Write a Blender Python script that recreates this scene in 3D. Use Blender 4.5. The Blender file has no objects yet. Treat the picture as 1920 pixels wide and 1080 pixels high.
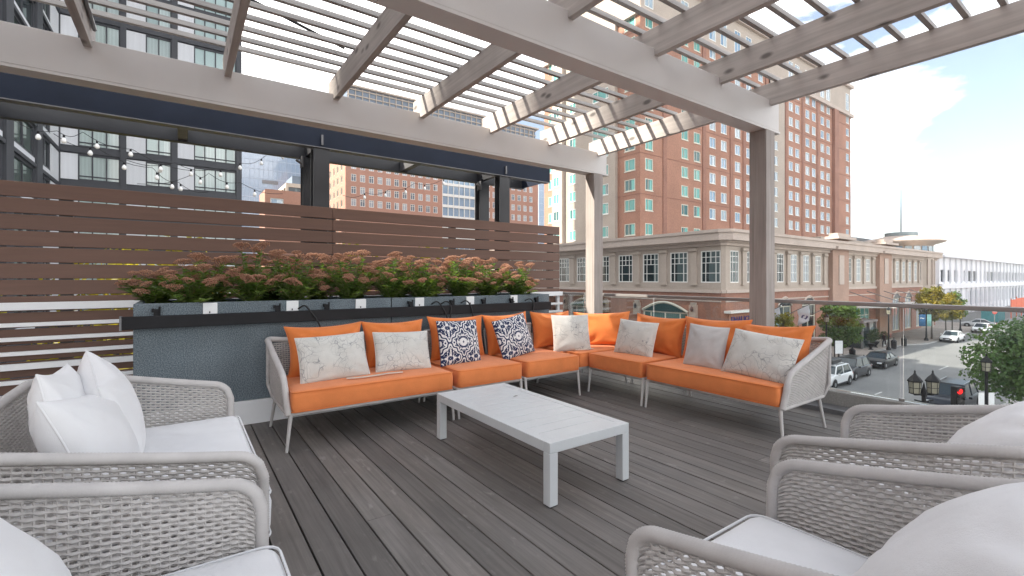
import bpy, bmesh, math, random
from mathutils import Vector, Matrix, Euler, noise
random.seed(11)
SC = bpy.context.scene
COL = SC.collection
R = math.radians
PI = math.pi

# ------------------------------------------------------------------ camera, sky, sun, exposure
# world axes: X runs along the planters and fence, Y runs along the deck boards, Z up, deck top at z = 0
EYE = 1.30
GLARE_HAZE = 0.00035
YAW = R(35.31)
cam_d = bpy.data.cameras.new('camera')
cam = bpy.data.objects.new('camera', cam_d); COL.objects.link(cam)
cam.location = (0, 0, EYE)
cam.rotation_euler = (R(90), 0, -YAW)
cam_d.sensor_width = 36.0
cam_d.lens = 16.44
cam_d.shift_y = -17 / 1920
cam_d.clip_start = 0.05
cam_d.clip_end = 6000
SC.camera = cam

SUNV = Vector((-1.0, 0.36, 0.72)).normalized()
wd = bpy.data.worlds.new('World'); SC.world = wd; wd.use_nodes = True
nt = wd.node_tree; nt.nodes.clear()
def wn(t): return nt.nodes.new(t)
w_out = wn('ShaderNodeOutputWorld'); w_bg = wn('ShaderNodeBackground')
sky = wn('ShaderNodeTexSky'); sky.sky_type = 'NISHITA'; sky.sun_disc = False
sky.sun_elevation = math.asin(SUNV.z); sky.sun_rotation = math.atan2(SUNV.x, SUNV.y)
sky.air_density = 1.0; sky.dust_density = 1.5; sky.ozone_density = 1.0
tc = wn('ShaderNodeTexCoord'); mp = wn('ShaderNodeMapping'); mp.inputs['Scale'].default_value = (1.0, 1.0, 2.6)
mp.inputs['Location'].default_value = (5.2, 0.7, 2.4)
cn = wn('ShaderNodeTexNoise'); cn.inputs['Scale'].default_value = 1.7; cn.inputs['Detail'].default_value = 9; cn.inputs['Roughness'].default_value = 0.58; cn.inputs['Distortion'].default_value = 0.35
cr = wn('ShaderNodeValToRGB'); cr.color_ramp.elements[0].position = 0.44; cr.color_ramp.elements[1].position = 0.60
cr.color_ramp.elements[0].color = (0.05, 0.05, 0.05, 1); cr.color_ramp.elements[1].color = (1, 1, 1, 1)
mxs = wn('ShaderNodeMixRGB'); mxs.inputs['Color2'].default_value = (18.6, 18.2, 17.7, 1)
nt.links.new(tc.outputs['Generated'], mp.inputs['Vector']); nt.links.new(mp.outputs['Vector'], cn.inputs['Vector'])
nt.links.new(cn.outputs['Fac'], cr.inputs['Fac']); nt.links.new(cr.outputs['Color'], mxs.inputs['Fac'])
nt.links.new(sky.outputs['Color'], mxs.inputs['Color1']); nt.links.new(mxs.outputs['Color'], w_bg.inputs['Color'])
w_bg.inputs['Strength'].default_value = 0.108
nt.links.new(w_bg.outputs['Background'], w_out.inputs['Surface'])

sun_d = bpy.data.lights.new('sun', 'SUN'); sun_d.energy = 5.0; sun_d.angle = R(0.6); sun_d.color = (1.0, 0.93, 0.82)
sun = bpy.data.objects.new('sun', sun_d); COL.objects.link(sun)
sun.rotation_euler = SUNV.to_track_quat('Z', 'Y').to_euler(); sun.location = (0, 0, 60)

SC.view_settings.view_transform = 'Standard'; SC.view_settings.look = 'None'
SC.view_settings.gamma = 1.0; SC.view_settings.use_curve_mapping = False
SC.view_settings.exposure = 1.12

# ------------------------------------------------------------------ mesh helpers
class MB:
    def __init__(s): s.v = []; s.f = []; s.uv = []; s.mi = []
    def add(s, vs, fs):
        o = len(s.v); s.v.extend([tuple(p) for p in vs]); s.f.extend([tuple(i + o for i in f) for f in fs]); return s
    def box(s, x0, y0, z0, x1, y1, z1):
        return s.add([(x0,y0,z0),(x1,y0,z0),(x1,y1,z0),(x0,y1,z0),(x0,y0,z1),(x1,y0,z1),(x1,y1,z1),(x0,y1,z1)],
                     [(0,3,2,1),(4,5,6,7),(0,1,5,4),(1,2,6,5),(2,3,7,6),(3,0,4,7)])
    def obb(s, c, size, rot=None):
        hx, hy, hz = size[0]/2, size[1]/2, size[2]/2; c = Vector(c); M_ = rot or Matrix.Identity(3)
        vs = [c + M_ @ Vector(p) for p in [(-hx,-hy,-hz),(hx,-hy,-hz),(hx,hy,-hz),(-hx,hy,-hz),(-hx,-hy,hz),(hx,-hy,hz),(hx,hy,hz),(-hx,hy,hz)]]
        return s.add(vs, [(0,3,2,1),(4,5,6,7),(0,1,5,4),(1,2,6,5),(2,3,7,6),(3,0,4,7)])
    def quad(s, a, b, c, d): return s.add([a, b, c, d], [(0,1,2,3)])
    def tube(s, pts, r, n=8, closed=False, caps=True):
        pts = [Vector(p) for p in pts]; m = len(pts)
        rs = r if isinstance(r, (list, tuple)) else [r]*m
        base = len(s.v); up = None
        for i, p in enumerate(pts):
            if closed: t = pts[(i+1) % m] - pts[i-1]
            else: t = pts[min(i+1, m-1)] - pts[max(i-1, 0)]
            if t.length < 1e-9: t = Vector((0,0,1))
            t.normalize()
            if up is None:
                up = Vector((0,0,1)) if abs(t.z) < .9 else Vector((1,0,0))
            a = t.cross(up)
            if a.length < 1e-4: a = t.orthogonal()
            a.normalize(); b = a.cross(t).normalized(); up = b
            for k in range(n):
                an = 2*PI*k/n
                s.v.append(tuple(p + a*(math.cos(an)*rs[i]) + b*(math.sin(an)*rs[i])))
        for i in range(m if closed else m-1):
            j = (i+1) % m
            for k in range(n):
                k2 = (k+1) % n
                s.f.append((base+i*n+k, base+i*n+k2, base+j*n+k2, base+j*n+k))
        if caps and not closed:
            s.f.append(tuple(base+k for k in range(n-1, -1, -1))); s.f.append(tuple(base+(m-1)*n+k for k in range(n)))
        return s
    def lathe(s, prof, n=16, c=(0,0,0), axis='z'):
        base = len(s.v); m = len(prof)
        for r, z in prof:
            for k in range(n):
                a = 2*PI*k/n; x, y = r*math.cos(a), r*math.sin(a)
                p = (x, y, z) if axis == 'z' else (z, x, y)
                s.v.append((p[0]+c[0], p[1]+c[1], p[2]+c[2]))
        for i in range(m-1):
            for k in range(n):
                k2 = (k+1) % n
                s.f.append((base+i*n+k, base+i*n+k2, base+(i+1)*n+k2, base+(i+1)*n+k))
        s.f.append(tuple(base+k for k in range(n-1,-1,-1))); s.f.append(tuple(base+(m-1)*n+k for k in range(n)))
        return s
    def prism(s, poly, z0, z1):
        n = len(poly)
        return s.add([(x,y,z0) for x,y in poly]+[(x,y,z1) for x,y in poly],
              [tuple(range(n-1,-1,-1)), tuple(range(n,2*n))]+[(i,(i+1)%n,n+(i+1)%n,n+i) for i in range(n)])
    def mesh(s, name, mat, smooth=False, off=None):
        me = bpy.data.meshes.new(name)
        vs = s.v if off is None else [(x-off[0], y-off[1], z-off[2]) for x,y,z in s.v]
        me.from_pydata(vs, [], s.f); me.update()
        if smooth:
            me.polygons.foreach_set('use_smooth', [True]*len(me.polygons))
            me.set_sharp_from_angle(angle=R(smooth if smooth > 1 else 45))
        if mat is not None: me.materials.append(mat)
        return me
    def build(s, name, mat, parent=None, smooth=False, world=True, bevel=0):
        off = tuple(parent.matrix_basis.translation) if (parent is not None and world) else None
        if parent is not None and world and parent.parent is not None:
            off = tuple(Vector(off) + parent.parent.matrix_basis.translation)
        o = bpy.data.objects.new(name, s.mesh(name, mat, smooth, off)); COL.objects.link(o)
        if parent is not None: o.parent = parent
        if bevel: bev(o, bevel)
        return o

def bev(o, w, seg=2):
    m = o.modifiers.new('bevel', 'BEVEL'); m.width = w; m.segments = seg; m.limit_method = 'ANGLE'; m.angle_limit = R(40)
    for p in o.data.polygons: p.use_smooth = True
    o.data.set_sharp_from_angle(angle=R(40))
    return o
def inst(name, me, parent, loc=(0,0,0), rot=(0,0,0), scale=None):
    o = bpy.data.objects.new(name, me); COL.objects.link(o); o.parent = parent
    o.location = loc; o.rotation_euler = rot
    if scale: o.scale = scale
    return o
def tag(o, label=None, cat=None, group=None, kind=None):
    if label: o['label'] = label
    if cat: o['category'] = cat
    if group: o['group'] = group
    if kind: o['kind'] = kind
    return o
def thing(name, label, cat, loc=(0,0,0), rz=0, group=None):
    o = bpy.data.objects.new(name, None); COL.objects.link(o); o.empty_display_size = .1
    o.location = loc; o.rotation_euler = (0,0,rz)
    return tag(o, label, cat, group)
def kids(o): return [c for c in o.children]
def dup(o, loc, rz=0, label=None, parent=None):
    c = o.copy(); COL.objects.link(c)
    if parent is not None: c.parent = parent
    else:
        c.location = loc; c.rotation_euler = (0,0,rz)
        if label: c['label'] = label
    for ch in kids(o): dup(ch, None, parent=c)
    return c
def struct(o): o['kind'] = 'structure'; return o
def stuff(o): o['kind'] = 'stuff'; return o
def lerp(a, b, t): return a + (b-a)*t
def chaikin(pts, it=2):
    pts = [Vector(p) for p in pts]
    for _ in range(it):
        q = [pts[0]]
        for a, b in zip(pts, pts[1:]):
            q += [a.lerp(b, .25), a.lerp(b, .75)]
        q.append(pts[-1]); pts = q
    return pts
def resample(pts, step):
    pts = [Vector(p) for p in pts]; out = [pts[0]]; acc = 0
    L = sum((b-a).length for a,b in zip(pts,pts[1:])); n = max(2, int(round(L/step))); st = L/n; need = st
    for a, b in zip(pts, pts[1:]):
        l = (b-a).length; d = 0
        while acc + (l-d) >= need - 1e-9 and l > 0:
            d += need-acc; out.append(a.lerp(b, d/l)); acc = 0; need = st
            if len(out) > n: break
        acc += l-d
    if (out[-1]-pts[-1]).length > st*.3: out.append(pts[-1])
    return out
def ctr(px, py, d):
    """a point d metres along the viewing axis seen at (px, py) in the 1920-wide photograph"""
    r = (px-960)/877*d; z = EYE - (py-523)/877*d
    return Vector((.816*r+.578*d, -.578*r+.816*d, z))

# ------------------------------------------------------------------ materials
def srgb(r, g, b):
    f = lambda c: (c/255/12.92) if c/255 <= .04045 else ((c/255+.055)/1.055)**2.4
    return (f(r), f(g), f(b))
class NT:
    def __init__(s, name):
        s.m = bpy.data.materials.new(name); s.m.use_nodes = True; s.t = s.m.node_tree; s.t.nodes.clear()
        s.out = s.n('ShaderNodeOutputMaterial')
    def n(s, t, **kw):
        o = s.t.nodes.new(t)
        for k, v in kw.items():
            if k in o.inputs: o.inputs[k].default_value = v
            else: setattr(o, k, v)
        return o
    def l(s, a, b): s.t.links.new(a, b)
    def math(s, op, a, b=None):
        o = s.n('ShaderNodeMath', operation=op)
        for i, x in enumerate((a, b)):
            if x is None: continue
            if isinstance(x, (int, float)): o.inputs[i].default_value = x
            else: s.l(x, o.inputs[i])
        return o.outputs[0]
    def mix(s, fac, a, b, mode='MIX'):
        o = s.n('ShaderNodeMixRGB', blend_type=mode)
        for i, x in zip(('Fac','Color1','Color2'), (fac, a, b)):
            if isinstance(x, (int, float)): o.inputs[i].default_value = x
            elif isinstance(x, tuple): o.inputs[i].default_value = (*x[:3], 1)
            else: s.l(x, o.inputs[i])
        return o.outputs[0]
    def ramp(s, fac, p0, p1, c0=(0,0,0), c1=(1,1,1)):
        o = s.n('ShaderNodeValToRGB'); e = o.color_ramp.elements
        e[0].position = p0; e[1].position = p1; e[0].color = (*c0,1); e[1].color = (*c1,1)
        s.l(fac, o.inputs['Fac']); return o.outputs['Color']
    def coord(s, stretch=(1,1,1), which='Object', rndoff=False):
        t = s.n('ShaderNodeTexCoord'); mp = s.n('ShaderNodeMapping'); mp.inputs['Scale'].default_value = stretch
        s.l(t.outputs[which], mp.inputs['Vector'])
        if rndoff:
            oi = s.n('ShaderNodeObjectInfo'); cb = s.n('ShaderNodeCombineXYZ')
            v = s.math('MULTIPLY', oi.outputs['Random'], 37.0)
            s.l(v, cb.inputs[0]); s.l(v, cb.inputs[1]); s.l(v, cb.inputs[2]); s.l(cb.outputs[0], mp.inputs['Location'])
        return mp.outputs['Vector']
    def noise(s, vec, scale, detail=5, rough=.55, dist=0):
        o = s.n('ShaderNodeTexNoise', Scale=scale, Detail=detail, Roughness=rough, Distortion=dist); s.l(vec, o.inputs['Vector']); return o.outputs['Fac']
    def bump(s, h, strength, dist=.01):
        o = s.n('ShaderNodeBump', Strength=strength, Distance=dist); s.l(h, o.inputs['Height']); return o.outputs['Normal']
    def rndval(s, col, amt):
        oi = s.n('ShaderNodeObjectInfo'); v = s.math('MULTIPLY_ADD', oi.outputs['Random'], 2*amt); v.node.inputs[2].default_value = 1-amt
        h = s.n('ShaderNodeHueSaturation'); s.l(v, h.inputs['Value'])
        if isinstance(col, tuple): h.inputs['Color'].default_value = (*col,1)
        else: s.l(col, h.inputs['Color'])
        return h.outputs['Color']
    def bsdf(s, col, rough=.6, metal=0, spec=.5, normal=None, **kw):
        o = s.n('ShaderNodeBsdfPrincipled', Metallic=metal)
        o.inputs['Specular IOR Level'].default_value = spec
        if isinstance(col, tuple): o.inputs['Base Color'].default_value = (*col[:3],1)
        else: s.l(col, o.inputs['Base Color'])
        if isinstance(rough, (int,float)): o.inputs['Roughness'].default_value = rough
        else: s.l(rough, o.inputs['Roughness'])
        if normal is not None: s.l(normal, o.inputs['Normal'])
        for k, v in kw.items(): o.inputs[k.replace('_',' ')].default_value = v
        s.l(o.outputs[0], s.out.inputs['Surface']); return o
def M(name, col, rough=.6, var=.12, scale=3, stretch=(1,1,1), bump=0, bscale=60, metal=0, rnd=0, spec=.5, fine=0, fscale=90, rndoff=False, bdist=.004, **kw):
    """base colour with broad tonal wear (var), fine grain (fine), per-piece variation (rnd) and a fine relief (bump)"""
    t = NT(name); v = t.coord(stretch, rndoff=rndoff)
    lo = tuple(c*(1-var) for c in col); hi = tuple(min(1, c*(1+var)) for c in col)
    c = t.ramp(t.noise(v, scale, 6), .28, .72, lo, hi)
    if fine:
        g = t.ramp(t.noise(v, fscale, 3), .3, .7, (1-fine,)*3, (1+fine*.0+.0+fine,)*3 if fine < .0 else (1,1,1))
        c = t.mix(1.0, c, g, 'MULTIPLY')
    if rnd: c = t.rndval(c, rnd)
    nrm = t.bump(t.noise(v, bscale, 4), bump, bdist) if bump else None
    t.bsdf(c, rough, metal, spec, nrm, **kw); return t.m

def wood(name, col, grain=(30,1.2,30), knots=True, rnd=.1, var=.22, wet=.65, dark=.34, rough=.75, stain=0):
    t = NT(name); v = t.coord(grain, rndoff=True)
    g = t.noise(v, 1.0, 7, .6, .4)
    c = t.ramp(g, .25, .75, tuple(x*(1-var) for x in col), tuple(x*(1+var) for x in col))
    v2 = t.coord((1,1,1), rndoff=True)
    c = t.mix(1.0, c, t.ramp(t.noise(v2, 2.2, 3), .3, .7, (.84,)*3, (1,1,1)), 'MULTIPLY')
    if knots:
        s = tuple(x/12 if x < 5 else x/12 for x in grain)
        v3 = t.coord((s[0]*1.3, s[1]*14, s[2]*1.3), rndoff=True)
        vo = t.n('ShaderNodeTexVoronoi', Scale=2.3); t.l(v3, vo.inputs['Vector'])
        k = t.ramp(vo.outputs['Distance'], .10, .21)
        c = t.mix(t.math('SUBTRACT', 1.0, k), c, tuple(x*dark for x in col))
    if stain:
        v4 = t.coord((.9,.5,1), rndoff=True); c = t.mix(t.ramp(t.noise(v4, 1.6, 6), .35, .7), c, t.mix(1.0, c, (1.03,.99,.955), 'MULTIPLY'))
        c = t.mix(t.math('MULTIPLY', t.ramp(t.noise(v4, 5.0, 7, .65), .55, .74), .38), c, (.075,.066,.06))
        c = t.mix(t.math('MULTIPLY', t.ramp(t.noise(t.coord((3,1.2,1), rndoff=True), 7.0, 4), .62, .72), .3), c, (.36,.34,.32))
    if rnd: c = t.rndval(c, rnd)
    t.bsdf(c, rough, 0, .35, t.bump(g, .25, .003)); return t.m

def fabric(name, col, var=.06, rough=.9, rnd=.03, pat=None):
    t = NT(name); v = t.coord(rndoff=True)
    c = t.ramp(t.noise(v, 6, 5), .3, .7, tuple(x*(1-var) for x in col), tuple(min(1,x*(1+var)) for x in col))
    if rnd: c = t.rndval(c, rnd)
    if pat == 'map':
        uv = t.coord(which='UV', rndoff=True)
        ds = t.n('ShaderNodeTexNoise', Scale=2.5, Detail=2); t.l(uv, ds.inputs['Vector'])
        vv = t.n('ShaderNodeMixRGB', blend_type='ADD'); vv.inputs['Fac'].default_value = .55; t.l(uv, vv.inputs[1]); t.l(ds.outputs['Color'], vv.inputs[2])
        for sc, wid, dk in ((8.0,.021,.58),(15,.017,.4)):
            vo = t.n('ShaderNodeTexVoronoi', feature='DISTANCE_TO_EDGE', Scale=sc); t.l(vv.outputs[0], vo.inputs['Vector'])
            ln = t.math('LESS_THAN', vo.outputs['Distance'], wid)
            br = t.ramp(t.noise(uv, 3.1, 2), .42, .55)
            f = t.math('MULTIPLY', t.math('MULTIPLY', ln, dk), br if sc > 6 else 1.0)
            c = t.mix(f, c, (.12,.13,.15))
        c = t.mix(t.math('MULTIPLY', t.ramp(t.noise(uv, 2.2, 4), .5, .75), .25), c, (.45,.46,.48))
    if pat == 'damask':
        uv = t.coord((2.05,2.05,1), which='UV')
        sp = t.n('ShaderNodeSeparateXYZ'); t.l(uv, sp.inputs[0])
        def pp(x, sc): return t.math('PINGPONG', x, sc)
        px, py = pp(sp.outputs[0], .5), pp(sp.outputs[1], .5)
        cb = t.n('ShaderNodeCombineXYZ'); t.l(px, cb.inputs[0]); t.l(py, cb.inputs[1])
        # ogee lattice: a white band round mirrored diamonds, scrolls inside
        dsum = t.math('ADD', px, py)
        wob = t.math('MULTIPLY', t.math('SINE', t.math('MULTIPLY', t.math('SUBTRACT', px, py), 19.0)), .035)
        lat = t.math('ABSOLUTE', t.math('SUBTRACT', t.math('ADD', dsum, wob), .5))
        scroll = t.math('GREATER_THAN', t.noise(cb.outputs[0], 9.5, 2, .5, 1.4), .51)
        petal = t.math('GREATER_THAN', t.math('SINE', t.math('MULTIPLY', t.math('ADD', t.math('MULTIPLY', px, px), t.math('MULTIPLY', py, py)), 150.0)), .25)
        inside = t.math('LESS_THAN', dsum, .5)
        pat_ = t.mix(inside, scroll, t.math('MAXIMUM', t.math('MULTIPLY', scroll, 1.0), t.math('MULTIPLY', petal, t.math('LESS_THAN', dsum, .3))))
        band = t.math('LESS_THAN', lat, .085); core = t.math('LESS_THAN', lat, .034)
        a = t.math('MULTIPLY', pat_, t.math('SUBTRACT', 1.0, band))
        white = t.math('MAXIMUM', a, t.math('MULTIPLY', band, t.math('SUBTRACT', 1.0, core)))
        c = t.mix(white, (.018,.03,.085), (.72,.71,.7))
    w = t.n('ShaderNodeTexNoise', Scale=420.0, Detail=2); t.l(v, w.inputs['Vector'])
    big = t.noise(v, 9, 4)
    h = t.math('ADD', t.math('MULTIPLY', w.outputs['Fac'], .25), big)
    b = t.bsdf(c, rough, 0, .25, t.bump(h, .38, .014)); b.inputs['Sheen Weight'].default_value = .15
    return t.m

def glass_pane(name, col, rough=.04, curtain=None, cw=.5, spec=.6, metal=0.0):
    t = NT(name); c = col
    if curtain:
        oi = t.n('ShaderNodeObjectInfo'); v = t.coord((1,1,1))
        sp = t.n('ShaderNodeSeparateXYZ'); t.l(v, sp.inputs[0])
        f = t.math('SINE', t.math('MULTIPLY', sp.outputs[0], 23.0))
        fold = t.ramp(f, 0.0, 1.0, tuple(x*.88 for x in curtain), curtain)
        thr = t.math('ADD', t.math('MULTIPLY', t.math('SINE', t.math('MULTIPLY_ADD', sp.outputs[0], 2.3)), .18), oi.outputs['Random'])
        c = t.mix(t.math('LESS_THAN', thr, cw), col, fold)
    c = t.rndval(c, .22)
    t.bsdf(c, rough, metal, spec, t.bump(t.noise(t.coord((.6,.6,.6), rndoff=True), 1.3, 1), .05, .05)); return t.m

m_cream = M('cream painted timber', (.66,.63,.60), .5, .05, 1.2, bump=.05, bscale=30)
m_raft = wood('weathered pine', (.48,.44,.41), (26,1.1,26))
m_slat = wood('weathered pine batten', (.42,.40,.38), (1.3,34,34), knots=False)
m_post = wood('weathered pine post', (.36,.32,.295), (26,26,1.1))
m_deck = wood('grey deck board', (.165,.153,.144), (46,1.5,46), knots=False, rnd=.22, var=.30, rough=.62, stain=1)
m_fence = M('brown composite board', (.140,.072,.049), .55, .09, 2, (1.0,12,12), bump=.15, bscale=16, rnd=.06, rndoff=True)
m_white = M('white painted metal', (.80,.81,.82), .42, .04, 3, spec=.4)
m_tabw = M('white powder coated aluminium', (.58,.60,.61), .38, .03, 6, bump=.03, bscale=300, spec=.45)
m_navy = M('navy painted steel', (.014,.02,.036), .6, .2, 2.2, bump=.05, bscale=20, spec=.22)
m_steel = M('dark grey steel', (.035,.036,.04), .42, .2, 2.5, spec=.5)
m_galv = M('grey steel flange', (.17,.17,.175), .45, .2, 4, metal=.3)
m_rail = M('brushed steel rail', (.33,.31,.30), .38, .1, 8, (1,.2,1), metal=.55)
m_black = M('black anodised metal', (.010,.010,.012), .55, .2, 8, spec=.25)
m_rubber = M('black rubber', (.015,.015,.016), .7, .2, 8)
m_conc = M('stained concrete', (.30,.29,.27), .85, .35, 1.6, bump=.3, bscale=40, fine=.25, fscale=70)
def granite():
    t = NT('grey granite planter'); v = t.coord()
    a = t.ramp(t.noise(v, 130, 2), .38, .62, (.085,.11,.13), (.26,.31,.34))
    b = t.ramp(t.noise(v, 2.0, 5), .3, .7, (.72,)*3, (1.0,)*3)
    wv = t.ramp(t.noise(t.coord((1.6,1.6,.35)), 2.4, 5), .35, .7, (.8,.82,.84), (1,1,1))
    t.bsdf(t.mix(1, t.mix(1, a, b, 'MULTIPLY'), wv, 'MULTIPLY'), .7, 0, .35, t.bump(t.noise(v, 150, 2), .25, .003)); return t.m
m_gran = granite()
m_orange = fabric('orange outdoor canvas', (.69,.20,.052), .10)
m_orange_s = fabric('orange seat canvas', (.72,.225,.072), .08)
m_whitef = fabric('white canvas', (.74,.74,.75), .03)
m_seatw = fabric('white seat canvas', (.70,.705,.72), .04)
m_map = fabric('off white printed linen', (.58,.57,.535), .08, pat='map')
m_plain = fabric('pale grey velvet', (.50,.48,.47), .10)
m_damask = fabric('navy damask weave', (.7,.7,.7), .05, pat='damask')
m_rope = M('light grey rope', (.49,.47,.455), .8, .10, 14, bump=.5, bscale=240, bdist=.002)
m_wrap = M('light grey rope wrapping', (.49,.47,.458), .8, .10, 10, bump=.35, bscale=260, bdist=.002)
m_frame = M('grey powder coated tube', (.47,.455,.445), .45, .05, 10)
m_soil = M('dark soil', (.05,.035,.025), .95, .4, 12, bump=.8, bscale=30)
m_strap = fabric('beige tie strap', (.62,.53,.45))

def leafmat(name, c0, c1, scale=1.2, trans=.3, rough=.5):
    t = NT(name); v = t.coord()
    c = t.ramp(t.noise(v, scale, 3), .32, .68, c0, c1)
    c = t.mix(1.0, c, t.ramp(t.noise(v, scale*9, 2), .3, .7, (.62,)*3, (1,1,1)), 'MULTIPLY')
    p = t.n('ShaderNodeBsdfPrincipled'); p.inputs['Roughness'].default_value = rough; p.inputs['Specular IOR Level'].default_value = .35
    t.l(c, p.inputs['Base Color'])
    tr = t.n('ShaderNodeBsdfTranslucent'); t.l(t.mix(1.0, c, (1.0,1.0,.45), 'MULTIPLY'), tr.inputs['Color'])
    mx = t.n('ShaderNodeMixShader'); mx.inputs[0].default_value = trans
    t.l(p.outputs[0], mx.inputs[1]); t.l(tr.outputs[0], mx.inputs[2]); t.l(mx.outputs[0], t.out.inputs['Surface']); return t.m
m_sedleaf = leafmat('stonecrop leaf', (.10,.20,.05), (.27,.38,.09), 3.5, .5)
m_sedhead = leafmat('stonecrop flower head', (.40,.165,.115), (.62,.37,.23), 5, .22, .8)
m_sedstem = leafmat('stonecrop stem', (.13,.17,.05), (.2,.23,.08), 5, .1)
m_leaf_g = leafmat('green street tree leaf', (.065,.14,.03), (.16,.26,.055), .9, .35)
m_leaf_d = leafmat('dark street tree leaf', (.055,.13,.035), (.16,.27,.075), .8, .3)
m_leaf_y = leafmat('yellowing leaf', (.14,.17,.025), (.36,.27,.03), .6, .4)
m_leaf_gold = leafmat('golden leaf', (.30,.27,.02), (.52,.44,.04), .9, .45)
m_bark = M('grey bark', (.09,.075,.06), .9, .3, 6, (1,1,.3), bump=.6, bscale=20)
m_clear = None
def clear_glass():
    t = NT('clear rail glass'); lw = t.n('ShaderNodeFresnel', IOR=1.45)
    tr = t.n('ShaderNodeBsdfTransparent'); tr.inputs['Color'].default_value = (.955,.975,.97,1)
    gl = t.n('ShaderNodeBsdfGlossy', Roughness=.02); gl.inputs['Color'].default_value = (1,1,1,1)
    mx = t.n('ShaderNodeMixShader'); t.l(t.math('MULTIPLY', lw.outputs[0], .75), mx.inputs[0]); t.l(tr.outputs[0], mx.inputs[1]); t.l(gl.outputs[0], mx.inputs[2])
    t.l(mx.outputs[0], t.out.inputs['Surface']); return t.m
m_clear = clear_glass()
def emit(name, col, st):
    t = NT(name); e = t.n('ShaderNodeEmission', Strength=st); e.inputs['Color'].default_value = (*col,1); t.l(e.outputs[0], t.out.inputs['Surface']); return t.m
# ------------------------------------------------------------------ ground, road, pavements
GZ = -7.2
m_ground = M('city ground', (.16,.155,.15), .9, .2, .02, bump=.1, bscale=2)
def asphalt():
    t = NT('worn asphalt'); v = t.coord()
    c = t.ramp(t.noise(v, .12, 6), .3, .7, (.19,.19,.19), (.27,.27,.265))
    c = t.mix(1, c, t.ramp(t.noise(v, 26, 3), .3, .7, (.8,)*3, (1,1,1)), 'MULTIPLY')
    c = t.mix(t.ramp(t.noise(t.coord((.06,1.1,1)), 1.0, 3), .55, .75), c, (.18,.18,.18))
    t.bsdf(c, .85, 0, .35, t.bump(t.noise(v, 40, 3), .25, .01)); return t.m
m_asph = asphalt()
m_pave = M('concrete pavement', (.30,.285,.265), .9, .16, .35, fine=.15, fscale=9, bump=.1, bscale=8)
m_brickpave = M('brick pavement', (.36,.31,.275), .9, .15, .5, fine=.3, fscale=14, bump=.1, bscale=10)
m_kerb = M('granite kerb', (.36,.35,.34), .8, .12, 1.5)
m_mark = M('road paint', (.62,.62,.60), .7, .2, 1.5, fine=.3, fscale=6)
struct(MB().quad((-900,-900,GZ-.02),(1400,-900,GZ-.02),(1400,1200,GZ-.02),(-900,1200,GZ-.02)).build('ground', m_ground))
struct(MB().quad((5.6,-300,GZ),(36,-300,GZ),(36,400,GZ),(5.6,400,GZ)).build('side_street', m_asph))
struct(MB().quad((36.0,6.5,GZ+.004),(420,6.5,GZ+.004),(420,20.6,GZ+.004),(36.0,20.6,GZ+.004)).build('road', m_asph))
far_walk = [(37.5,18.6),(60,18.6),(63,18.9),(66,20.0),(75,20.0),(78,18.8),(80,18.5),(122,18.5),(122,40),(37.5,40)]
pv = struct(MB().prism(far_walk, GZ-.1, GZ+.13).build('pavement', m_brickpave))
k = MB()
for (x0,y0),(x1,y1) in zip(far_walk[:8], far_walk[1:9]):
    d = Vector((x1-x0,y1-y0)); L = d.length; d.normalize(); n = Vector((d.y,-d.x))
    cx, cy = (x0+x1)/2+n.x*.0, (y0+y1)/2+n.y*.0
    k.obb((cx+n.x*.07,cy+n.y*.07,GZ+.02),(L+.1,.16,.26),Matrix.Rotation(math.atan2(d.y,d.x),3,'Z'))
struct(k.build('kerb', m_kerb))
struct(MB().prism([(20,-20),(420,-20),(420,6.4),(22,6.4),(20,4.4)], GZ-.1, GZ+.13).build('pavement', m_pave))
struct(MB().box(22,6.4,GZ-.1,420,6.56,GZ+.14).build('kerb', m_kerb))
mk = MB()
for i in range(24): mk.box(40+i*9, 12.55, GZ+.008, 43+i*9, 12.68, GZ+.012)
for i in range(9): mk.box(37.2, 7.1+i*1.25, GZ+.008, 39.6, 7.6+i*1.25, GZ+.012)
mk.box(40.3, 12.6, GZ+.008, 40.7, 18.2, GZ+.012)
struct(mk.build('road_markings', m_mark))

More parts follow.
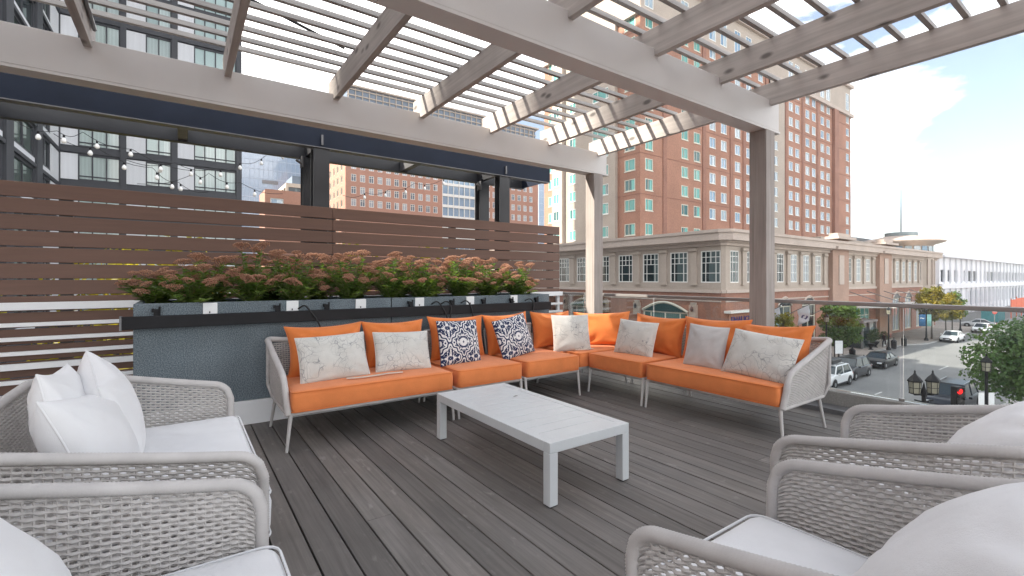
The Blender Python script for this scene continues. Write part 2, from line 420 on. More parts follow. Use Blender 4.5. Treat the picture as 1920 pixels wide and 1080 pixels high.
# ------------------------------------------------------------------ facade kit
class Fac:
    def __init__(s, x, y, ang): s.o = Vector((x,y,0)); s.u = Vector((math.cos(ang),math.sin(ang),0)); s.n = Vector((s.u.y,-s.u.x,0)); s.ang = ang
    def p(s, u, z, d=0): return s.o + s.u*u + s.n*d + Vector((0,0,z))
    def wall(s, mb, L, z0, z1, wins, rev=.22, u0=0, d=0):
        us = sorted({u0, L, *[w[0] for w in wins], *[w[1] for w in wins]}); zs = sorted({z0, z1, *[w[2] for w in wins], *[w[3] for w in wins]})
        def hit(u, z):
            for w in wins:
                if w[0] < u < w[1] and w[2] < z < w[3]: return True
            return False
        for a, b in zip(us, us[1:]):
            run = None
            for c, e in zip(zs, zs[1:]):
                if hit((a+b)/2, (c+e)/2):
                    if run is not None: mb.quad(s.p(a,run,d),s.p(b,run,d),s.p(b,c,d),s.p(a,c,d)); run = None
                elif run is None: run = c
            if run is not None: mb.quad(s.p(a,run,d),s.p(b,run,d),s.p(b,z1,d),s.p(a,z1,d))
        for a, b, c, e in wins:
            i = d-rev
            mb.quad(s.p(a,c,d),s.p(a,c,i),s.p(a,e,i),s.p(a,e,d)); mb.quad(s.p(b,c,i),s.p(b,c,d),s.p(b,e,d),s.p(b,e,i))
            mb.quad(s.p(a,c,d),s.p(b,c,d),s.p(b,c,i),s.p(a,c,i)); mb.quad(s.p(a,e,i),s.p(b,e,i),s.p(b,e,d),s.p(a,e,d))
    def box(s, mb, u0, u1, z0, z1, d0, d1):
        a,b,c,e = s.p(u0,0,d1), s.p(u1,0,d1), s.p(u1,0,d0), s.p(u0,0,d0)
        vs = [(p.x,p.y,z0) for p in (a,b,c,e)]+[(p.x,p.y,z1) for p in (a,b,c,e)]
        mb.add(vs, [(3,2,1,0),(4,5,6,7),(0,1,5,4),(1,2,6,5),(2,3,7,6),(3,0,4,7)])
def win_kind(w, h, cols, rows, mf, mp, t=.07, dep=.09, tm=None, sill=0):
    """shared meshes of a window: frame with its glazing bars, and the pane behind them"""
    tm = tm or t*.6; f = MB(); y0, y1 = -dep, 0
    f.box(0,y0,0,t,y1,h); f.box(w-t,y0,0,w,y1,h); f.box(t,y0,0,w-t,y1,t); f.box(t,y0,h-t,w-t,y1,h)
    for c in cols:
        if isinstance(c, tuple): f.box(w*c[0]-tm/2,y0+.015,max(t,h*c[1]),w*c[0]+tm/2,y1,min(h-t,h*c[2])); continue
        f.box(w*c-tm/2,y0+.015,t,w*c+tm/2,y1,h-t)
    for r in rows:
        if isinstance(r, tuple): f.box(w*r[1],y0+.02,h*r[0]-tm/2,w*r[2],y1,h*r[0]+tm/2)
        else: f.box(t,y0+.02,h*r-tm/2,w-t,y1,h*r+tm/2)
    if sill: f.box(-.06,y0-.08,-sill,w+.06,y1,0)
    p = MB().quad((t*.5,-.03,t*.5),(w-t*.5,-.03,t*.5),(w-t*.5,-.03,h-t*.5),(t*.5,-.03,h-t*.5))
    return f.mesh('window', mf), p.mesh('pane', mp)
def put_win(par, fac, kind, u, z, inset=.12, pane=None):
    o = inst('window', kind[0], par, fac.p(u,z,-inset)-par.location, (0,0,fac.ang))
    inst('pane', pane or kind[1], o)
    return o

# ------------------------------------------------------------------ brick hotel tower
m_brick = M('orange brick', (.40,.205,.138), .85, .17, .22, fine=.24, fscale=4, bump=.1, bscale=4)
m_brickd = M('red brick', (.33,.165,.115), .85, .17, .3, fine=.24, fscale=5)
m_stone = M('buff cast stone', (.43,.365,.305), .85, .08, .3, fine=.08, fscale=4)
m_stone2 = M('pinkish cast stone', (.50,.42,.36), .85, .08, .5, fine=.1, fscale=5)
m_wframe = M('cream window frame', (.62,.6,.5), .5, .04, 2)
m_wwhite = M('white window frame', (.72,.72,.68), .5, .04, 2)
g_teal = glass_pane('green tinted pane', (.03,.10,.10), .05, (.13,.40,.35), .8, .5)
g_sky = glass_pane('painted sky reflection pane', (.16,.26,.36), .06, (.42,.52,.58), .55, 1.0)  # pale blue base colour imitates reflected sky
g_dark = glass_pane('dark pane', (.015,.026,.028), .04, (.10,.14,.14), .22, .6)
g_green = glass_pane('dark green pane', (.03,.06,.06), .05, (.12,.24,.22), .6, .5)
def col_a(px, b):
    t = (px-960)/877; d = b/(.816-.578*t); return d*(.816*t+.578)
hotel = thing('hotel_tower', 'tall orange brick hotel tower with green panes behind the low corner building', 'building', (54.5,44.7,GZ))
HZ0, HT = GZ, 47.6
fa = Fac(54.5,44.7,0); LA = 77.0
rows = [7.78,11.39,14.37,17.36] + [17.36+3.0*i for i in range(1,8)]      # sill heights
WH = 1.72
brick_cols = [(1217,1.75,'t'),(1284,1.75,'t'),(1307,1.75,'t'),(1336,1.7,'t2'),(1357,1.7,'t2'),(1383,1.7,'t2'),(1404,1.7,'t2'),(1426,1.7,'t2'),(1483,1.7,'s'),(1495,1.7,'s'),(1514,1.7,'s'),(1526,1.7,'s'),(1542,1.7,'s'),(1553,1.7,'s')]
ua = [(col_a(px,44.7)-54.5, w, k) for px,w,k in brick_cols]
us_stone = (col_a(1442,44.7)-54.5, col_a(1469,44.7)-54.5)
u_st_w = col_a(1452,44.7)-54.5
u_pil = col_a(1564,44.7)-54.5
kd_t = win_kind(1.75,WH,[.38],[],m_wframe,g_teal,.11,.12,.07,.12)
kd_s = win_kind(1.7,WH,[.5],[],m_wwhite,g_sky,.1,.12,.05,.1)
wins = []
for u,w,k in ua:
    for z in rows: wins.append((u-w/2,u+w/2,z,z+WH))
u_last = col_a(1589,44.7)-54.5
for z in rows: wins += [(u_st_w-.8,u_st_w+.8,z,z+WH),(u_last-.8,u_last+.8,z,z+WH)]
wb = MB(); TOPB = 40.2
w1 = [w for w in wins if w[1] < us_stone[0] or (w[0] > us_stone[1])]
fa.wall(wb, us_stone[0], HZ0, TOPB, [w for w in w1 if w[1] < us_stone[0]])
fa.wall(wb, u_pil, HZ0, TOPB, [w for w in w1 if us_stone[1] < w[0] < u_pil], u0=us_stone[1])
fa.wall(wb, LA, HZ0, TOPB, [w for w in w1 if w[0] > u_pil], u0=u_pil)
ws = MB(); fa.wall(ws, us_stone[1], HZ0, TOPB, [w for w in wins if us_stone[0] < w[0] < us_stone[1]], u0=us_stone[0], d=.25)
# upper stone storey with tall windows
uw = []; nz0, nz1 = 41.4, 45.4
for u,w,k in ua: uw.append((u-1.0,u+1.0,nz0,nz1))
uw.append((u_last-1.0,u_last+1.0,nz0,nz1))
fa.wall(ws, LA, TOPB, HT, uw)
kd_up = win_kind(2.0,4.0,[.5],[.5],m_wwhite,g_sky,.12,.12)
for w in uw: put_win(hotel, fa, kd_up, w[0], nz0)
for u,w,k in ua:
    for z in rows: put_win(hotel, fa, kd_t if k == 't' else kd_s, u-w/2, z, pane=None if k != 't2' else g_sky and kd_s[1])
for z in rows:
    put_win(hotel, fa, kd_s, u_st_w-.85, z, -.13+.0); put_win(hotel, fa, kd_s, u_last-.85, z)
# face towards the harbour street (facing -X): brick by the corner, a bowed stone bay, brick again
fb = Fac(54.5,44.7+22,-PI/2); LB = 22.0
def ub(px):      # distance from the corner along this face of the column seen at px
    t = (px-960)/877; d = 54.5/(.816*t+.578); return d*(.816-.578*t)-44.7
bw = []
for px,w in ((1181,2.0),(1036,2.2)):
    c = LB-ub(px)
    for z in rows: bw.append((c-w/2,c+w/2,z,z+WH))
fb.wall(wb, LB, HZ0, TOPB, bw); fb.wall(ws, LB, TOPB, HT, [])
kd_b = win_kind(2.0,WH,[.4],[],m_wframe,g_teal,.11,.12,.07,.12); kd_b2 = win_kind(2.2,WH,[.4],[],m_wframe,g_teal,.11,.12,.07,.12)
for (a,b,c,e) in bw: put_win(hotel, fb, kd_b if b-a < 2.1 else kd_b2, a, c)
kd_c = win_kind(3.4,WH,[.33,.86],[],m_wwhite,g_teal,.11,.12,.07,.12); kd_d = win_kind(1.6,WH,[.5],[],m_wwhite,g_teal,.11,.12,.07,.12)
for (p0,p1,ws_) in ((1158,1100,((1130,kd_c,3.4),)),(1100,1062,((1076,kd_d,1.6),)),(1062,1043,((1051,kd_d,1.6),))):
    u1, u0 = LB-ub(p0), LB-ub(p1); pr = {1158:.55,1100:.3,1062:1.0}[p0]
    bws = []
    for px,kd,w in ws_:
        c = LB-ub(px)
        for z in rows: bws.append((c-w/2,c+w/2,z,z+WH))
    fb.wall(ws, u1, HZ0, TOPB, bws, u0=u0, d=pr, rev=.25)
    for u in (u0,u1): ws.quad(fb.p(u,HZ0,0),fb.p(u,HZ0,pr),fb.p(u,TOPB,pr),fb.p(u,TOPB,0))
    for px,kd,w in ws_:
        for a,b,c,e in bws: put_win(hotel, fb, kd, a, c, .13-pr)
# roof, back faces
ws.box(54.9,45.1,HT-.4,131,66,HT-.2); wb.box(131.0,44.9,HZ0,131.4,66.5,HT-.5); wb.box(54.8,66.2,HZ0,131,66.6,HT-.5)
wb.build('brick_wall', m_brick, hotel); ws.build('stone_wall', m_stone, hotel)
tr = MB()
for z in [TOPB-.25, HT-.7]:
    fa.box(tr, -.5, LA+.5, z, z+.7, -.2, .55); fb.box(tr, -.5, LB-.0, z+.003, z+.697, -.2, .547)
tr.build('cornice', m_stone2, hotel)
bd = MB()
for z in rows[1::2]:
    fa.box(bd, 0, us_stone[0], z+WH+.62, z+WH+.72, -.1, .05); fa.box(bd, us_stone[1]+.01, LA, z+WH+.62, z+WH+.72, -.1, .05); fb.box(bd, LB-ub(1158)+.05, LB, z+WH+.62, z+WH+.72, -.1, .05)
bd.build('string_course', m_brickd, hotel)
pl = MB()
for px in (1246,1320,1371,1395,1437,1473.5,1505,1533,1564):
    u = col_a(px,44.7)-54.5; wd_ = .9 if px < 1560 else 2.2; fa.box(pl, u-wd_/2, u+wd_/2, HZ0, TOPB-.3, -.1, .14 if px < 1560 else .6)
pl.build('brick_pier', m_brickd, hotel)

# ------------------------------------------------------------------ low corner building with its cornice
pod = thing('corner_building', 'two storey brick and stone corner building with white grid windows and deep cornice', 'building', (42.6,25.2,GZ))
A0, B0 = 42.6, 24.9
fl = Fac(A0,66.0,-PI/2); LL = 66-25.2
cx_ = 42.9; fc = Fac(A0,25.2,math.atan2(B0-25.2,cx_-A0)); LC = math.hypot(cx_-A0,B0-25.2)
fr = Fac(cx_,B0,0); LR = 112.0-cx_
m_pink = M('pinkish brick pier', (.40,.265,.20), .85, .14, .3, fine=.2, fscale=5)
mstone, mbr, mtrim = MB(), MB(), MB()
Z0, ZB, ZT, ZC = GZ, .2, 4.9, 6.05
kw = win_kind(2.1,3.16,[(.25,.62,1),(.5,.62,1),(.75,.62,1),(.24,0,.62),(.76,0,.62)],[.30,.62,.80],m_wwhite,g_dark,.1,.1,.06)
kn = win_kind(1.55,3.16,[.3,.7],[.34,.64,.82],m_wwhite,g_dark,.1,.1,.06)
g_refl = glass_pane('painted bright reflection pane', (.35,.40,.43), .05, (.5,.52,.52), .4, 1.0)  # bright base colour imitates a reflection in the glass
kn2 = win_kind(1.55,3.16,[.3,.7],[.34,.64,.82],m_wwhite,g_refl,.1,.1,.06)
lw = [(LL-(26.3+3.6*k_-25.2)-1.05, LL-(26.3+3.6*k_-25.2)+1.05, .93, 4.09) for k_ in range(0,10)]
fl.wall(mstone, LL, ZB, ZT, lw); fc.wall(mstone, LC, ZB, ZT, [])
for w in lw: put_win(pod, fl, kw, w[0], w[2])
ra = [44.5,47.6,50.7,53.8,57.0,60.1,63.3]; rb = [72.7,76.0,79.4]; rc = [88.6,91.6,94.6,97.6,100.6,103.6]
rw = [(x-cx_-.78,x-cx_+.77,.93,4.09) for x in ra+rb+rc]
fr.wall(mstone, LR, ZB, ZT, rw)
for i, w in enumerate(rw): put_win(pod, fr, kn2 if i >= 4 and i != 7 else kn, w[0], w[2])
# pilasters with capitals between the upper windows
def pilaster():
    m = MB(); m.box(-.33,-.16,0,.33,.02,3.45); m.box(-.45,-.26,3.45,.45,.03,3.62); m.lathe([(.13,-.5),(.13,.5)],10,(0,-.2,3.38),'x'); m.box(-.42,-.22,-.12,.42,.03,0); return m.mesh('pilaster', m_stone, 40)
pm = pilaster()
def put_pil(f, u): inst('pilaster', pm, pod, f.p(u,.78,.02)-pod.location, (0,0,f.ang))
for k_ in range(0,10):
    u = LL-(26.3+3.6*k_+1.8-25.2)
    if u < LL: put_pil(fl, u)
for x in (46.05,49.15,52.25,55.4,58.55,61.7,64.9,71.2,74.3,77.7,81.0,87.2,90.1,93.1,96.1,99.1,102.1,105.2): put_pil(fr, x-cx_)
# ground storey brick
aw = []
for c in (31.7,43.7,55.7): u = LL-(c-25.2); aw.append((u-2.9,u+2.9,GZ+.5,-2.2))
fl.wall(mbr, LL, Z0, ZB, aw, .4); fc.wall(mbr, LC, Z0, ZB, [])
gw = [(53.2,56.4),(59.0,62.6),(72.0,80.2),(89.5,92.8),(95.3,98.6),(101.0,104.3)]
gwin = [(a-cx_,b-cx_,GZ+.45,-1.7 if b-a < 5 else -2.6) for a,b in gw]
fr.wall(mbr, LR, Z0, ZB, gwin, .4)
# segmental arch heads over the ground windows
kg = win_kind(5.8,4.5,[.18,.5,.82],[.72],m_wframe,g_green,.16,.14,.12)
for w in aw:
    put_win(pod, fl, kg, w[0], w[2], .25)
    uc = (w[0]+w[1])/2; n = 12
    hd = MB(); pts = [(uc-2.9+5.8*i/n, -2.2+.95*math.sin(PI*i/n)) for i in range(n+1)]
    vs = [fl.p(u,-2.2,.03) for u,z in pts]+[fl.p(u,z,.03) for u,z in pts]
    hd.add(vs, [(i,i+1,n+2+i,n+1+i) for i in range(n)]); hd.build('arch_light', g_green, pod)
    ar = MB(); ar.tube([fl.p(u,z+.05,.03) for u,z in pts], .14, 5); ar.build('arch_trim', m_wframe, pod)
    for s_ in (-3.6,3.6):
        sc_ = MB(); fl.box(sc_, uc+s_-.42, uc+s_+.42, -2.7, -1.35, 0, .3); fl.box(sc_, uc+s_-.3, uc+s_+.3, -1.35, -1.1, 0, .22); so = sc_.build('sconce_block', m_stone, pod)
        MB().lathe([(.05,-.25),(.14,-.15),(.17,.05),(.1,.22),(.03,.3)],8,fl.p(uc+s_,-1.75,.45)).build('sconce_lamp', m_steel, so)
for i, w in enumerate(gwin):
    W, H = w[1]-w[0], w[3]-w[2]
    put_win(pod, fr, win_kind(W,H,[.5] if W < 5 else [.2,.4,.6,.8],[.72],m_wframe,g_dark if i < 2 else g_teal if i == 2 else g_refl,.14,.12,.09), w[0], w[2], .22)
    if W < 5:
        uc = (w[0]+w[1])/2; n = 8; pts = [(w[0]+W*i_/n, w[3]+.9*math.sin(PI*i_/n)) for i_ in range(n+1)]
        hd = MB(); hd.add([fr.p(u,w[3],.03) for u,z in pts]+[fr.p(u,z,.03) for u,z in pts], [(j,j+1,n+2+j,n+1+j) for j in range(n)]); hd.build('arch_light', g_dark, pod)
        MB().tube([fr.p(u,z+.06,.03) for u,z in pts], .12, 5).build('arch_trim', m_stone2, pod)
# bands and cornice
band = MB()
fl.box(band, -.02, LL+.02, -.08, .22, -.1, .16); fc.box(band, 0, LC, -.077, .217, -.1, .157); fr.box(band, -.02, LR, -.074, .214, -.1, .16)
fl.box(band, -.02, LL+.02, -.95, -.82, -.1, .08); fr.box(band, -.02, LR, -.952, -.822, -.1, .08)
band.build('stone_band', m_stone2, pod)
co = MB()
def corn(off0, z0, z1):
    q = off0
    poly = [(A0-q,66),(A0-q,25.2-q*.35),(cx_-q*.35,B0-q),(112.2,B0-q),(112.2,B0+1.2),(cx_+1.2,B0+1.2),(A0+1.2,26.4),(A0+1.2,66)]
    co.prism(poly[::1], z0, z1)
corn(.22,ZT-.35,ZT-.05); corn(.45,ZT-.05,ZT+.12); corn(.95,ZT+.12,ZT+.85); corn(1.08,ZT+.85,ZC)
co.build('cornice', m_stone2, pod)
MB().prism([(A0+.8,66),(A0+.8,26.0),(cx_+.8,B0+.8),(112,B0+.8),(112,66)], ZT+.3, ZT+.5).build('flat_roof', m_pave, pod)
for (x0,x1) in ((66.2,71.2),(82.4,87.4)):
    p = MB(); u0, u1 = x0-cx_, x1-cx_
    fr.box(p, u0, u1, Z0, 6.3, -.2, .5); p.build('brick_buttress', m_pink, pod)
    p = MB(); fr.box(p, u0-.25, u1+.25, 5.0, 5.35, -.3, 1.2); fr.box(p, u0-.3, u1+.3, 6.3, 6.6, -.3, 1.25); fr.box(p, u0+.6, u1-.6, 6.6, 7.05, -.2, .8)
    fr.box(p, u0+1.75, u1-1.75, .6, 4.3, .45, .6); p.build('buttress_cap', m_stone2, pod)
mstone.build('stone_wall', m_stone, pod); mbr.build('brick_wall', m_brickd, pod)
up = MB(); up.box(74,29,ZT+.4,101,45,6.9); up.box(73.6,28.6,6.9,101,45.4,7.3); up.build('roof_storey', m_stone, pod)
rx, ry = 106.5, 28.4
MB().lathe([(4.4,GZ),(4.4,7.2)],28,(rx,ry,0)).build('rotunda_drum', m_stone, pod, 35)
MB().lathe([(4.35,7.0),(4.6,7.3),(6.0,7.75),(6.15,7.95),(5.2,8.35),(3.2,8.8),(2.3,9.0)],28,(rx,ry,0)).build('rotunda_roof', m_stone2, pod, 35)
MB().lathe([(2.35,8.9),(2.35,9.6),(2.2,9.65)],24,(rx,ry,0)).build('rotunda_lantern', M('grey green metal', (.22,.27,.28), .5), pod, 35)
rwm = MB()
for i in range(10):
    a = PI + .2 + i*.28; c, s_ = math.cos(a), math.sin(a)
    rwm = MB().obb((rx+4.42*c, ry+4.42*s_, 6.5),(.12,.95,.95),Matrix.Rotation(a,3,'Z')); rwm.build('rotunda_window', g_sky, pod)
    if i % 1 == 0: MB().obb((rx+4.44*math.cos(a+.14), ry+4.44*math.sin(a+.14), 2.5),(.3,.28,4.4),Matrix.Rotation(a+.14,3,'Z')).build('rotunda_column', m_stone2, pod)
MB().tube([(rx,ry,9.5),(rx,ry,17.5)],[.12,.04],6).build('roof_mast', m_galv, pod)
# lettering on the brick beside the corner (partly hidden by the post, as in the photograph)
def text_mesh(name, txt, size, mat, ext=.02):
    c = bpy.data.curves.new(name, 'FONT'); c.body = txt; c.size = size; c.extrude = ext; c.align_x = 'LEFT'; c.resolution_u = 2
    o = bpy.data.objects.new(name+'_tmp', c); COL.objects.link(o)
    dg = bpy.context.evaluated_depsgraph_get(); me = bpy.data.meshes.new_from_object(o.evaluated_get(dg)); bpy.data.objects.remove(o)
    me.materials.clear(); me.materials.append(mat); return me
m_blue = M('blue sign letters', (.03,.04,.22), .4, .05)
sg = MB(); fr.box(sg, -.6+1.0, 6.6, -3.35, -2.15, 0, .10); so = sg.build('sign_board', m_brick, pod)
inst('sign_letters', text_mesh('letters', 'ENAUGHUA', .95, m_blue, .05), so, fr.p(.7,-3.05,.14)-pod.location, (R(90),0,0))
aw_ = MB(); fr.box(aw_, -.3, 8.0, -2.0, -1.78, 0, .7); aw_.build('awning_ledge', m_wwhite, pod)

# glass canopy over the hotel entrance
cp = thing('entrance_canopy', 'thin white entrance canopy reaching over the pavement from the brick building', 'canopy', (84,23,GZ))
MB().add([(70.5,24.6,-2.55),(97,24.6,-2.55),(97,19.3,-2.2),(70.5,19.3,-2.2),(70.5,24.6,-2.4),(97,24.6,-2.4),(97,19.3,-2.08),(70.5,19.3,-2.08)],
   [(0,3,2,1),(4,5,6,7),(0,1,5,4),(1,2,6,5),(2,3,7,6),(3,0,4,7)]).build('canopy_panel', m_wwhite, cp)
for x in (72,78,84,90,96): MB().tube([(x,24.6,-.4),(x,20.0,-2.1)],.05,5).build('tie_rod', m_galv, cp)
cpv = thing('entrance_vestibule', 'grey steel entrance vestibule with teal glass under the canopy', 'entrance', (68.5,23.0,GZ))
v_ = MB(); v_.box(66.2,21.2,-3.95,70.9,24.85,-3.7); v_.box(66.3,21.3,GZ,66.5,21.5,-3.95); v_.box(70.6,21.3,GZ,70.8,21.5,-3.95); v_.box(68.4,21.3,GZ,68.6,21.5,-3.95); v_.build('portal_frame', m_galv, cpv)
MB().box(66.35,21.4,GZ+.2,66.45,24.8,-4.0).build('side_glass', g_dark, cpv); MB().box(66.5,21.45,GZ+.2,68.4,21.5,-4.0).build('door_leaf', g_dark, cpv); MB().box(68.6,21.45,GZ+.2,70.6,21.5,-4.0).build('door_leaf', g_dark, cpv)
# ------------------------------------------------------------------ apartment block at the left: dark frame, white panels
m_dk = M('charcoal cladding', (.043,.045,.053), .55, .1, 1.0)
m_wp = M('white ribbed panel', (.68,.69,.71), .6, .05, .8, (6,6,.3), bump=.2, bscale=3)
g_apt = glass_pane('pale green pane', (.36,.46,.44), .06, (.56,.66,.63), .6, .8)
g_aptd = glass_pane('dim pane', (.02,.03,.032), .04, (.10,.14,.12), .3, .7)
apt = thing('apartment_block', 'charcoal framed apartment block with white panels and pale green windows behind the brown fence', 'building', (-9,58,GZ))
AH = 74.0  # top above the view raised to shade the hotel tower
fm = Fac(-9,58,0); LM = 14.3
fw = Fac(-9,20,PI/2); LW = 38.0  # unseen near end of the wing lengthened to block sun from the road
bays = [((.15,1.3),(1.3,4.3),3),((4.75,6.2),(6.2,8.25),2),((8.75,10.1),(10.1,13.85),4)]
flo = [10.4-3.1*k for k in range(4,0,-1)]+[10.4+3.1*k for k in range(0,20)]
mains = MB(); mw = []
for z in flo:
    for pa, wi, n in bays: mw.append((wi[0],wi[1],z,z+2.35))
fm.wall(mains, LM, GZ, AH, mw, .25)
kinds = {n: win_kind(wi[1]-wi[0],2.35,[i/n for i in range(1,n)],[.16],m_dk,g_apt,.11,.12,.1) for pa,wi,n in bays}
pan_me = {}
for z in flo:
    for i, (pa, wi, n) in enumerate(bays):
        put_win(apt, fm, kinds[n], wi[0], z, .1)
        if i not in pan_me: 
            pan_me[i] = MB().box(0,-.04,0,pa[1]-pa[0],.03,2.35).mesh('white_panel', m_wp)
        inst('white_panel', pan_me[i], apt, fm.p(pa[0],z,.05)-apt.location)
pr = MB()
for u0,u1 in ((-.12,.14),(4.3,4.75),(8.25,8.75),(13.85,14.35)): fm.box(pr, u0, u1, GZ, AH, -.1, .22)
for z in flo: fm.box(pr, -.1, 14.3, z-.62, z-.16, -.1, .17)
ww_ = []
for z in flo:
    ww_ += [(31.3,34.6,z,z+2.35),(23.6,29.4,z,z+2.35),(16.2,21.6,z,z+2.35),(9.2,14.4,z,z+2.35)]
ww_ = [w for w in ww_ if w[0] > .2]
fw.wall(mains, LW, GZ, 43.0, [w for w in ww_ if w[3] < 42.5], .3)
kwd = {}
wsp = MB()
for a,b,c,e in ww_:
    if e > 42.5 or a < 8: continue
    W = round(b-a,2)
    if W not in kwd: kwd[W] = win_kind(W,2.35,[.5],[],m_dk,g_aptd,.16,.14)
    put_win(apt, fw, kwd[W], a, c, .15)
    q_ = MB(); fw.box(q_, a+.1, b-.05, c-.42, c-.03, -.05, .06); q_.build('sill_panel', m_wp, apt)
for z in flo:
    if z < 40: fw.box(pr, 0, LW-.2, z-.72, z-.45, -.1, .15)
for u0_,u1_ in ((29.5,31.2),(21.8,23.4),(14.6,16.0),(7.4,9.0)): fw.box(pr, u0_, u1_, GZ, 43, -.1, .18)
for z in flo:
    if z < 40: q_ = MB(); fw.box(q_, 34.7, 37.9, z-.4, z+2.3, -.05, .05); q_.build('white_panel', m_wp, apt)
mains.box(-9.0+.3,58.3,GZ+.1,5.0,76,AH-.1) if False else None
mains.quad((5.3,58,GZ),(5.3,76,GZ),(5.3,76,AH),(5.3,58,AH)); mains.quad((-25,76,GZ),(-25,58,GZ),(-25,58,AH),(-25,76,AH)); mains.quad((5.3,76,GZ),(-25,76,GZ),(-25,76,AH),(5.3,76,AH))
mains.quad((-9,58,43),(-25,58,43),(-25,58,AH),(-9,58,AH)) ; mains.quad((-25,58,AH),(5.3,58,AH),(5.3,76,AH),(-25,76,AH))
mains.quad((-9,20,GZ),(-25,20,GZ),(-25,20,43),(-9,20,43)); mains.quad((-25,20,GZ),(-25,58,GZ),(-25,58,43),(-25,20,43)); mains.quad((-25,20,43),(-9,20,43),(-9,58,43),(-25,58,43))
mains.build('wall', m_dk, apt); pr.build('frame_grid', m_dk, apt);
for z in (33.0,):
    b = MB(); b.box(-8.9,54.2,z,-6.6,57.6,z+.18); b.build('balcony_slab', m_dk, apt); 
    r_ = MB(); r_.tube([(-6.7,54.3,z+.2),(-6.7,54.3,z+1.2),(-6.7,57.5,z+1.2)],.05,5); r_.build('balcony_rail', m_dk, apt)

# ------------------------------------------------------------------ brick office block beyond the fence
m_obrick = M('pale brick', (.40,.205,.14), .85, .08, .08, fine=.1, fscale=2)
g_off = glass_pane('office pane', (.10,.13,.16), .06, (.42,.46,.50), .62, .8)
off = thing('office_block', 'long orange brick office block with rows of square windows and a glazed middle', 'building', (38.8,138,GZ))
fo = Fac(38.8,138,0); LO = 71.0
foW = Fac(38.8,178,-PI/2); LOW = 40.0
orow = [8.2+3.6*i for i in range(11)]
cols = [1.6+2.62*i for i in range(11)]+[45.2+2.7*i for i in range(9)]
ow = [(u,u+1.5,z,z+2.1) for u in cols for z in orow]
ob = MB(); fo.wall(ob, 31.0, GZ, 50, [w for w in ow if w[1] < 31], .3); fo.wall(ob, LO, GZ, 50, [w for w in ow if w[0] > 43.4], .3, u0=43.4)
ko = win_kind(1.5,2.1,[.5],[.7],m_wwhite,g_off,.12,.15,.08)
for w in ow: put_win(off, fo, ko, w[0], w[2], .18)
oww = [(1.5+4.2*i,3.3+4.2*i,z,z+2.1) for i in range(9) for z in orow[:8]]
foW.wall(ob, LOW, GZ, 50, oww, .35)
kow = win_kind(1.8,2.1,[.5],[],m_wframe,g_dark,.14,.15,.08)
for w in oww: 
    if w[0] > 22: put_win(off, foW, kow, w[0], w[2], .25)
ob.build('brick_wall', m_obrick, off)
cw = MB(); fo.box(cw, 31.02, 43.38, GZ, 50, -.6, -.3); cw.build('curtain_wall', g_sky, off)
cg = MB()
for i in range(7): fo.box(cg, 31.0+2.05*i, 31.2+2.05*i, GZ, 50, -.3, .05)
for z in orow: fo.box(cg, 31, 43.4, z-1.3, z-.45, -.32, .02)
cg.build('curtain_grid', m_wwhite, off)
m_crown = M('blue grey louvre', (.10,.14,.19), .4, .15, .3); 
cr_ = MB(); fo.box(cr_, .6, 70, 50.05, 57.4, -30, -.5); cr_.build('crown', m_crown, off)
lv = MB()
for i in range(34): fo.box(lv, .8+2.06*i, 1.0+2.06*i, 50.1, 57.2, -.5, -.1)
for z in (51.5,53.2,54.9,56.6): fo.box(lv, .6, 70.2, z, z+.3, -.5, -.2)
fo.box(lv, -.2, 71.2, 57.4, 57.9, -30, .4); fo.box(lv, -.2, 71.2, 49.7, 50.05, -30, .3)
lv.build('crown_louvre', m_stone, off)

# far towers
m_gt = None
def glass_tower(name, label, x0, y0, x1, y1, z1, step, pane, slot=True):
    o = thing(name, label, 'building', (x0,y0,GZ)); MB().box(x0,y0,GZ,x1,y1,z1).build('glass_wall', pane, o)
    g = MB(); f1, f2 = Fac(x0,y0,0), Fac(x0,y1,-PI/2)
    n = int((x1-x0)/step)
    for i in range(n+1): f1.box(g, i*step, i*step+.12, GZ, z1, 0, .12)
    n = int((y1-y0)/step)
    for i in range(n+1): f2.box(g, i*step, i*step+.12, GZ, z1, 0, .12)
    z = 0
    while z < z1: f1.box(g, 0, x1-x0, z, z+.3, 0, .08); f2.box(g, 0, y1-y0, z, z+.3, 0, .08); z += 3.6
    g.build('mullion_grid', M(name+' mullion', (.36,.43,.52), .4, .05), o)
    if slot:
        for z in (14.0,18.0,22.0,26.0,30.0,34.0,38.0):
            q = MB(); f1.box(q, 7.5, 13, z, z+1.3, 0, .22); q.build('vent_slot', m_galv, o)
    return o
g_tower = glass_pane('blue tower pane', (.16,.26,.42), .08, (.36,.47,.62), .6, 1.0)
p1_, p2_ = ctr(449,300,175), ctr(522,300,175)
gt = glass_tower('glass_tower', 'pale blue glass tower seen between the apartment block and the steel frame', p1_.x, p1_.y, p1_.x+22.5, p1_.y+18, 51.0, 1.6, g_tower)
pp = ctr(1010,350,260)
gt2 = glass_tower('glass_tower', 'narrow blue glass tower seen as a sliver left of the brick hotel', pp.x, pp.y, pp.x+9, pp.y+9, 64, 1.5, g_tower, False)
